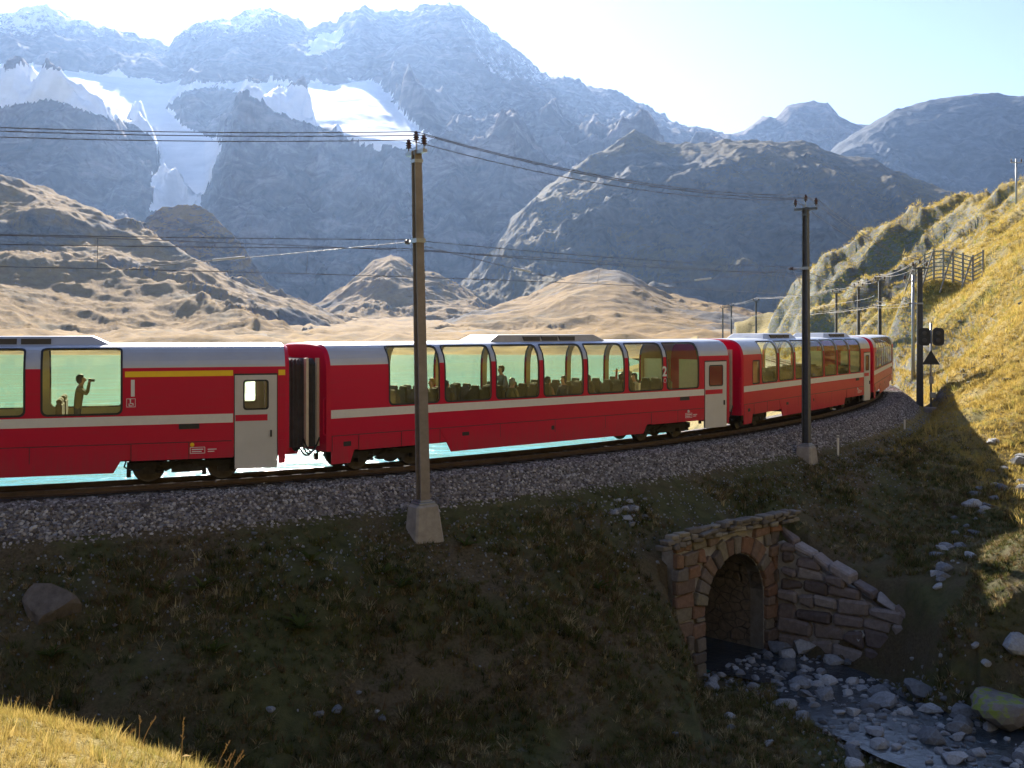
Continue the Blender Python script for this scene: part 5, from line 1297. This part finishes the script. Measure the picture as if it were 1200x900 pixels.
# ================================================================ GRASS AND PLANTS
def grass_mat(name, stops, trans=0.5, own=0.5):
    t = NT(name); oi = t.n.new('ShaderNodeObjectInfo').outputs['Random']; p = t.pos(); n = t.noise(p, 0.5, 5, 0.65)
    f = t.math('ADD', t.math('MULTIPLY', oi, own), t.math('MULTIPLY', t.rng(n, 0.3, 0.7), 1 - own)); col = t.ramp(f, stops)
    d = t.n.new('ShaderNodeBsdfDiffuse'); tr = t.n.new('ShaderNodeBsdfTranslucent'); t.lk(col, d.inputs[0]); t.lk(col, tr.inputs[0])
    mx = t.n.new('ShaderNodeMixShader'); mx.inputs[0].default_value = trans; t.lk(d.outputs[0], mx.inputs[1]); t.lk(tr.outputs[0], mx.inputs[2]); t.lk(mx.outputs[0], t.out.inputs[0]); return t.m
def tuft_mesh(seed, mat, blades=12, spread=0.35, wid=0.03, droop=0.5, segs=3):
    r = random.Random(seed); m = MB()
    for b in range(blades):
        a = r.uniform(0, 6.283); rr = spread * math.sqrt(r.random()) * 0.6; h = r.uniform(0.55, 1.0); out = r.uniform(0.1, droop); w = wid * r.uniform(0.6, 1.3)
        c = Vector((rr * math.cos(a), rr * math.sin(a), -0.08)); dv = Vector((math.cos(a + r.uniform(-.7, .7)), math.sin(a + r.uniform(-.7, .7)), 0)); sd = Vector((-dv.y, dv.x, 0))
        vs_ = []
        for k in range(segs + 1):
            t = k / segs; p = c + dv * out * t * t + Vector((0, 0, h * (t - 0.22 * out * t * t))); ww = w * (1 - t) ** 0.7
            vs_ += [p - sd * ww, p + sd * ww] if k < segs else [p]
        fs_ = [(2 * k, 2 * k + 1, 2 * k + 3, 2 * k + 2) for k in range(segs - 1)] + [(2 * segs - 2, 2 * segs - 1, 2 * segs)]
        m.add(vs_, fs_)
    return m.mesh('tuft', mat)
def make_grass():
    bank_turf = grass_mat('bank_grass', [(0.10, (0.03, 0.036, 0.012)), (0.3, (0.10, 0.115, 0.032)), (0.46, (0.17, 0.165, 0.05)), (0.6, (0.15, 0.09, 0.045)), (0.76, (0.26, 0.19, 0.085)), (0.92, (0.52, 0.42, 0.22))], 0.3, 0.78)
    gold = grass_mat('golden_grass', [(0.1, (0.28, 0.22, 0.05)), (0.4, (0.50, 0.36, 0.095)), (0.65, (0.62, 0.46, 0.14)), (0.82, (0.29, 0.28, 0.06)), (1.0, (0.70, 0.56, 0.22))], 0.45)
    knoll = grass_mat('knoll_grass', [(0.1, (0.22, 0.18, 0.04)), (0.4, (0.42, 0.31, 0.08)), (0.65, (0.52, 0.38, 0.13)), (0.85, (0.22, 0.21, 0.04)), (1.0, (0.60, 0.48, 0.22))], 0.45)
    td = [tuft_mesh(k, bank_turf, 12, 0.5, 0.042, 0.85) for k in range(5)]
    tg = [tuft_mesh(20 + k, gold, 12, 0.6, 0.035, 0.8, 2) for k in range(5)]
    tk = [tuft_mesh(40 + k, knoll, 16, 0.5, 0.018, 0.6) for k in range(5)]
    def ok(x, y, s, d, lo=3.0):
        ds, ii = polyline_near(x, y, STREAM); w = np.interp(ii, np.arange(len(STREAM)), STREAM_W); u, ww = cul_uw(x, y)
        inface = (np.abs(u + 0.3) < 3.4) & (ww > -0.75) & (ww < 0.4); wing = (u > 0.5) & (u < 3.2) & (ww > 0) & (ww < 5.2)
        return (d > lo) & (ds > w * 1.0) & ~inface & ~wing
    # embankment and valley, in the shade of the train
    n = 300000; x = RNG.uniform(-16, 27, n); y = RNG.uniform(8, 58, n); s, d = track_sd(x, y)
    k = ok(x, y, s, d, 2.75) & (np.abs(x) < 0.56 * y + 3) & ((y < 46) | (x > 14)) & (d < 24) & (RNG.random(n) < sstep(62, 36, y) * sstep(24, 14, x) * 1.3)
    # thin with bare patches
    k &= (fbm(x / 1.6, y / 1.6, 3, seed=77) > RNG.uniform(-0.55, 0.12, n)) & (RNG.random(n) < np.clip(24 / y, 0.25, 1.3))
    x, y, d = x[k], y[k], d[k]; z = ground(x, y); sz = RNG.uniform(0.07, 0.23, len(x)) * (1 + 0.7 * (fbm(x / 3, y / 3, 2, seed=78))) * np.where(d < 3.2, 0.55, 1)
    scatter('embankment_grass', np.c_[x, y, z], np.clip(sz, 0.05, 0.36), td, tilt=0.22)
    # gravel that has rolled down from the ballast
    n = 5000; s = RNG.uniform(-14, 45, n); dd = 2.9 + np.abs(RNG.normal(0, 1.5, n)); x, y, _ = track(s, dd); z = ground(x, y); u, ww = cul_uw(x, y); k = ~((np.abs(u) < 3.4) & (ww > -0.8))
    scatter('rolled_gravel', np.c_[x, y, z + 0.01][k], RNG.uniform(0.02, 0.06, n)[k], [rock_mesh(500 + q, M_STONE, 1, 0.7) for q in range(3)])
    # hillside
    n = 270000; px = RNG.uniform(850, 1330, n); Y = 26 * (190 / 26) ** RNG.random(n); x = (px - 600) / F * Y; y = Y; s, d = track_sd(x, y)
    k = ok(x, y, s, d, 3.4) & (x > 9) & (RNG.random(n) > sstep(62, 36, y) * sstep(24, 14, x) * 1.05)
    k &= fbm(x / 2.2, y / 2.2, 3, seed=79) > RNG.uniform(-0.6, 0.15, n)
    x, y = x[k], y[k]; z = ground(x, y); r = np.hypot(x, y)
    scatter('hill_grass', np.c_[x, y, z], RNG.uniform(0.09, 0.20, len(x)) * np.exp(RNG.normal(0, 0.45, len(x))) * np.clip(r / 60, 0.8, 1.6), tg, tilt=0.25)
    # photographer's knoll
    n = 60000; x = RNG.uniform(-5.5, 3, n); y = RNG.uniform(2.2, 9.5, n); s, d = track_sd(x, y); k = (np.abs(x) < 0.5 * y + 0.6) & (x < 1.2)
    x, y = x[k], y[k]; z = ground(x, y)
    scatter('knoll_grass', np.c_[x, y, z], RNG.uniform(0.03, 0.07, len(x)) * np.exp(RNG.normal(0, 0.3, len(x))) * (1 + 0.5 * fbm(x / 0.5, y / 0.5, 2, seed=80)), tk, tilt=0.3)
make_grass()

# tall dry stalks standing on the edge of the knoll
M_STALK = grass_mat('dry_stalk', [(0.0, (0.34, 0.22, 0.10)), (1.0, (0.50, 0.36, 0.18))], 0.3)
def stalk(px, base, top, bend, Y, plume, label):
    x = (px - 600) / F * Y; z = gz(x, Y); h = (base - top) / F * Y; root = empty('grass_stalk', (x, Y, z)); tag(root, label, 'grass stalk', 'dry stalks on the knoll')
    L_ = bend / F * Y; pts = [Vector((L_ * t * t, 0.03 * t, h * t - 0.03 * (1 - t))) for t in np.linspace(0, 1, 7)]
    m = MB()
    for i in range(6): m.cyl(pts[i], pts[i + 1], 0.0035 * (1 - i / 9), 0.0035 * (1 - (i + 1) / 9), 5)
    m.build('stem', M_STALK, root)
    hd = MB(); d = (pts[-1] - pts[-2]).normalized(); n = 9 if plume else 5; r = random.Random(int(px * 7 + top))
    for i in range(n):
        t = 0.62 + 0.38 * i / n if plume else 0.80 + 0.2 * i / n; k = min(5, int(t * 6)); p = pts[k].lerp(pts[k + 1], t * 6 - k)
        e = p + Vector((r.uniform(-.012, .012), r.uniform(-.012, .012), 0.014)); hd.cyl(p, e, 0.0045, 0.0008, 5)
    hd.build('seed_head', M_STALK, root)
    if plume:
        lf = MB(); p = pts[2]; lf.add([p, p + Vector((0.02, 0, 0.012)), p + Vector((0.05, 0.01, 0.0))], [(0, 1, 2)]); lf.build('leaf', M_STALK, root)
for a in ((212, 884, 824, 1, 5.4, True, 'tallest upright dry stalk with a thick seed head on the knoll'), (165, 866, 830, 16, 5.6, False, 'thin dry stalk leaning right beside the thick upright one'), (162, 868, 832, 0, 5.6, False, 'very thin upright dry stalk on the knoll edge'),
          (246, 905, 842, 22, 5.2, False, 'dry stalk in the fanned clump on the knoll slope'), (250, 905, 856, 20, 5.2, False, 'dry stalk in the fanned clump on the knoll slope'), (258, 905, 848, 16, 5.2, True, 'dry stalk in the fanned clump on the knoll slope'), (262, 905, 846, 22, 5.2, False, 'dry stalk in the fanned clump on the knoll slope'), (255, 905, 852, 30, 5.15, False, 'dry stalk in the fanned clump on the knoll slope'),
          (297, 908, 862, 24, 5.1, False, 'single arching dry stalk standing apart from the fanned clump'), (306, 912, 884, 4, 5.1, False, 'short dry stalk beside the single arching one'), (54, 845, 810, 5, 6.0, True, 'slender stalk near the pale rock on the knoll'), (12, 836, 806, 8, 6.1, False, 'slender stalk rising right behind the pale rock'), (140, 862, 848, 16, 5.7, False, 'low bent stalk lying along the knoll edge')):
    stalk(*a)

# broad-leaved plants on the embankment
M_LEAF = grass_mat('plant_leaf', [(0.0, (0.05, 0.075, 0.018)), (0.5, (0.09, 0.11, 0.025)), (1.0, (0.17, 0.16, 0.04))], 0.4)
def leafy_plant(px, py, size, label, nl=13):
    p = hit(px, py); root = empty('leafy_plant', p, random.uniform(0, 6)); tag(root, label, 'plant', 'broad-leaved plants on the embankment')
    for k in range(nl):
        a = 2 * math.pi * k / nl * 2.4 + random.uniform(-.3, .3); el = random.uniform(0.35, 1.25); ln = size * random.uniform(0.7, 1.15); w = size * 0.10; m = MB(); vs_ = []
        for j in range(6):
            t = j / 5; e = el - 1.0 * t * t; q = Vector((ln * t * math.cos(el * (1 - .35 * t)) * math.cos(a), ln * t * math.cos(el * (1 - .35 * t)) * math.sin(a), ln * t * math.sin(el * (1 - 0.45 * t)))); ww = w * math.sin(math.pi * (0.12 + 0.88 * t)) + 0.004
            sd = Vector((-math.sin(a), math.cos(a), 0)) * ww; vs_ += [q - sd + Vector((0, 0, ww * .4)), q - Vector((0, 0, 0.0)), q + sd + Vector((0, 0, ww * .4))]
        fs_ = []
        for j in range(5): fs_ += [(3 * j, 3 * j + 1, 3 * j + 4, 3 * j + 3), (3 * j + 1, 3 * j + 2, 3 * j + 5, 3 * j + 4)]
        m.add(vs_, fs_); m.build('leaf', M_LEAF, root, smooth=True)
for a in ((365, 660, 0.40, 'brightest yellow-green leafy plant on the embankment slope'), (470, 690, 0.42, 'leafy plant drooping on the slope below the brown mast'), (452, 672, 0.34, 'leafy plant just uphill of the drooping one'), (238, 690, 0.42, 'dark leafy plant on the embankment below the gangway bellows'), (192, 696, 0.40, 'dark leafy plant beside another one below the first-class coach'),
          (352, 738, 0.45, 'large dark rosette plant in the middle of the embankment'), (250, 765, 0.40, 'dark rosette plant low on the embankment slope'), (60, 770, 0.36, 'dark leafy plant downhill from the brown boulder'), (700, 690, 0.42, 'green leafy plant uphill from the culvert on its near side'), (545, 640, 0.36, 'leafy plant by the concrete foundation of the brown mast'), (975, 748, 0.36, 'leafy plant at the foot of the wing wall')):
    leafy_plant(*a)

# ================================================================ PEOPLE IN THE COACHES
M_SKIN = mat_simple('skin', (0.50, 0.30, 0.21), 0.55, var=0.08)
M_TROUS = mat_simple('dark_trousers', (0.045, 0.05, 0.065), 0.85, var=0.2)
HAIRS = [mat_simple('hair_brown', (0.06, 0.035, 0.02), 0.6), mat_simple('hair_dark', (0.02, 0.016, 0.014), 0.6), mat_simple('hair_grey', (0.32, 0.30, 0.28), 0.6), mat_simple('hair_blond', (0.36, 0.24, 0.10), 0.6)]
SHIRTS = {k: mat_simple('shirt_' + k, c, 0.85, var=0.12) for k, c in (('olive', (0.16, 0.14, 0.06)), ('dark', (0.04, 0.04, 0.045)), ('cream', (0.62, 0.56, 0.42)), ('blue', (0.08, 0.13, 0.26)), ('brown', (0.20, 0.11, 0.06)), ('grey', (0.26, 0.26, 0.26)), ('red', (0.36, 0.05, 0.04)))}
def person(coach, x, side_y, face, pose, shirt, hair, label):
    """a figure in a coach: seated on a double seat or standing; face = +1 towards the far end, -1 towards the near end of the train"""
    root_loc = coach.matrix_world @ Vector((x - CL / 2, side_y, FLOOR_Z)); root = empty('person', root_loc, coach.rotation_euler[2] + (0 if face > 0 else math.pi))
    tag(root, label, 'person', 'passengers in the train')
    stand = pose in ('stand', 'camera', 'lean'); hip = 0.90 if stand else 0.56
    V = []; E_ = []; R = []
    def add(p, r, par=None):
        V.append(Vector(p)); R.append(r if isinstance(r, tuple) else (r, r)); i = len(V) - 1
        if par is not None: E_.append((par, i))
        return i
    b = 0.0
    lean = 0.06 if pose != 'lean' else 0.22
    pel = add((b, 0, hip), (0.15, 0.12)); wa = add((b + lean * .3, 0, hip + 0.18), (0.13, 0.10), pel); ch = add((b + lean * .7, 0, hip + 0.36), (0.16, 0.115), wa); sh = add((b + lean, 0, hip + 0.50), (0.10, 0.085), ch)
    nk = add((b + lean + 0.02, 0, hip + 0.58), (0.052, 0.052), sh); jaw = add((b + lean + 0.045, 0, hip + 0.655), (0.066, 0.062), nk); hd_ = add((b + lean + 0.03, 0, hip + 0.735), (0.090, 0.078), jaw); top = add((b + lean + 0.015, 0, hip + 0.805), (0.055, 0.05), hd_)
    nose = add((b + lean + 0.155, 0, hip + 0.70), 0.013, hd_)
    for sgn in (-1, 1):
        s_ = add((b + lean, sgn * 0.185, hip + 0.485), 0.06, sh)
        if pose == 'camera': el = (b + lean + 0.16, sgn * 0.26, hip + 0.38); wr = (b + lean + 0.20, sgn * 0.10, hip + 0.62)
        elif pose == 'raise' and sgn > 0: el = (b + lean + 0.10, sgn * 0.30, hip + 0.66); wr = (b + lean + 0.02, sgn * 0.22, hip + 0.90)
        elif pose == 'stand' or pose == 'lean': el = (b + lean + 0.10, sgn * 0.25, hip + 0.24); wr = (b + lean + 0.34, sgn * 0.20, hip + 0.16)
        else: el = (b + lean + 0.05, sgn * 0.24, hip + 0.23); wr = (b + lean + 0.27, sgn * 0.15, hip + 0.14)
        e = add(el, 0.045, s_); w = add(wr, 0.032, e); dv = (Vector(wr) - Vector(el)).normalized()
        h = add(Vector(wr) + dv * 0.07, (0.036, 0.024), w)
        for q in range(4): add(Vector(wr) + dv * (0.145 - 0.012 * abs(q - 1.4)) + Vector((0, sgn * 0.016 * (1.5 - q), -0.02)), 0.008, h)
        add(Vector(wr) + dv * 0.075 + Vector((0, -sgn * 0.055, 0.02)), 0.009, w)
        if stand:
            t = add((b, sgn * 0.10, hip - 0.06), 0.085, pel); kn = add((b + 0.02, sgn * 0.10, hip - 0.46), 0.06, t); an = add((b - 0.01, sgn * 0.10, 0.08), 0.042, kn); add((b + 0.16, sgn * 0.11, 0.035), (0.04, 0.03), an)
        else:
            t = add((b + 0.10, sgn * 0.10, hip - 0.01), 0.085, pel); kn = add((b + 0.46, sgn * 0.11, hip - 0.02), 0.06, t); an = add((b + 0.48, sgn * 0.11, 0.09), 0.042, kn); add((b + 0.63, sgn * 0.12, 0.035), (0.04, 0.03), an)
    me = bpy.data.meshes.new('tmp_body'); me.from_pydata([tuple(v) for v in V], E_, []); tmp = bpy.data.objects.new('tmp_body', me); COL.objects.link(tmp)
    sk = tmp.modifiers.new('skin', 'SKIN'); lay = me.skin_vertices[0].data if len(me.skin_vertices) else None
    if lay is None:
        bm = bmesh.new(); bm.from_mesh(me); bm.verts.layers.skin.verify(); bm.to_mesh(me); bm.free(); lay = me.skin_vertices[0].data
    for i, r in enumerate(R): lay[i].radius = r; lay[i].use_root = (i == 0)
    sub = tmp.modifiers.new('sub', 'SUBSURF'); sub.levels = 2; sub.render_levels = 2
    dg = bpy.context.evaluated_depsgraph_get(); bd = bpy.data.meshes.new_from_object(tmp.evaluated_get(dg)); bpy.data.objects.remove(tmp)
    bd.materials.clear(); 
    for m_ in (M_SKIN, SHIRTS[shirt], M_TROUS): bd.materials.append(m_)
    hands = [V[i] for i in range(len(V)) if R[i][0] in (0.036, 0.008, 0.009)]
    wrists = [V[i] for i in range(len(V)) if R[i] == (0.032, 0.032)]
    for p in bd.polygons:
        c = p.center; z = c.z
        skin = z > hip + 0.56 and abs(c.y) < 0.10 and c.x < lean + 0.19
        if any((c - h).length < 0.05 for h in hands): skin = True
        p.material_index = 0 if skin else (2 if z < hip + 0.05 and not any((c - w).length < 0.09 for w in wrists) else 1); p.use_smooth = True
    bo = mesh_obj('body', bd, root)
    bm = bmesh.new(); bmesh.ops.create_icosphere(bm, subdivisions=2, radius=1.0)
    for v in bm.verts:
        if v.co.x > 0.25 and v.co.z < 0.45: v.co.x = 0.25
        v.co = Vector((b + lean + 0.012 + v.co.x * 0.112, v.co.y * 0.096, hip + 0.755 + v.co.z * (0.10 if v.co.z > 0 else 0.15)))
    hm = bpy.data.meshes.new('hair'); bm.to_mesh(hm); bm.free(); hm.materials.append(HAIRS[hair]); hm.polygons.foreach_set('use_smooth', [True] * len(hm.polygons)); mesh_obj('hair', hm, root)
    if pose == 'camera':
        c = MB(); c.box((-0.03, -0.07, -0.045), (0.03, 0.07, 0.045)); c.cyl((0.03, 0, 0), (0.11, 0, 0), 0.035, n=12)
        cm = c.build('camera', M_BLACK, None, bevel=0.006); cm.matrix_world = Matrix.Translation(root_loc) @ Matrix.Rotation(root.rotation_euler[2], 4, 'Z') @ Matrix.Translation((b + lean + 0.215, 0, hip + 0.70)); tag(cm, 'small black camera held up by a passenger at the first-class window', 'camera')
    return root
bpy.context.view_layer.update()
person(coach_a, 11.0, -0.15, 1, 'camera', 'olive', 1, 'passenger in olive jacket holding up a camera at the first-class window')
person(coach_a, 9.25, -0.62, -1, 'sit', 'dark', 1, 'passenger in dark clothes sitting low in the first-class coach')
person(coach_b, 3.95, -0.70, 1, 'sit', 'dark', 1, 'dark-clothed passenger seated by the second curved window of the coach marked 2')
person(coach_b, 4.6, 0.62, -1, 'sit', 'cream', 3, 'fair-haired passenger in a cream top in the coach marked 2')
person(coach_b, 6.85, 0.0, -1, 'lean', 'grey', 0, 'standing passenger in grey leaning forward in the aisle of the coach marked 2')
person(coach_b, 6.35, -0.72, 1, 'sit', 'olive', 2, 'grey-haired seated passenger facing the leaning passenger')
person(coach_b, 7.75, -0.72, 1, 'sit', 'brown', 1, 'seated passenger in brown with dark hair behind the fourth curved window')
person(coach_b, 8.65, -0.62, -1, 'sit', 'dark', 0, 'dark-clothed passenger with brown hair behind the fourth curved window')
person(coach_b, 9.45, -0.72, 1, 'sit', 'blue', 1, 'seated passenger in blue behind the fifth curved window')
person(coach_b, 11.0, -0.66, 1, 'raise', 'red', 0, 'passenger in dark red raising an arm behind the sixth curved window')
person(coach_b, 11.75, -0.66, -1, 'sit', 'cream', 1, 'dark-haired passenger in cream facing the one with a raised arm')
person(coach_b, 12.1, 0.0, -1, 'stand', 'olive', 1, 'standing passenger in olive near the end of the coach marked 2')
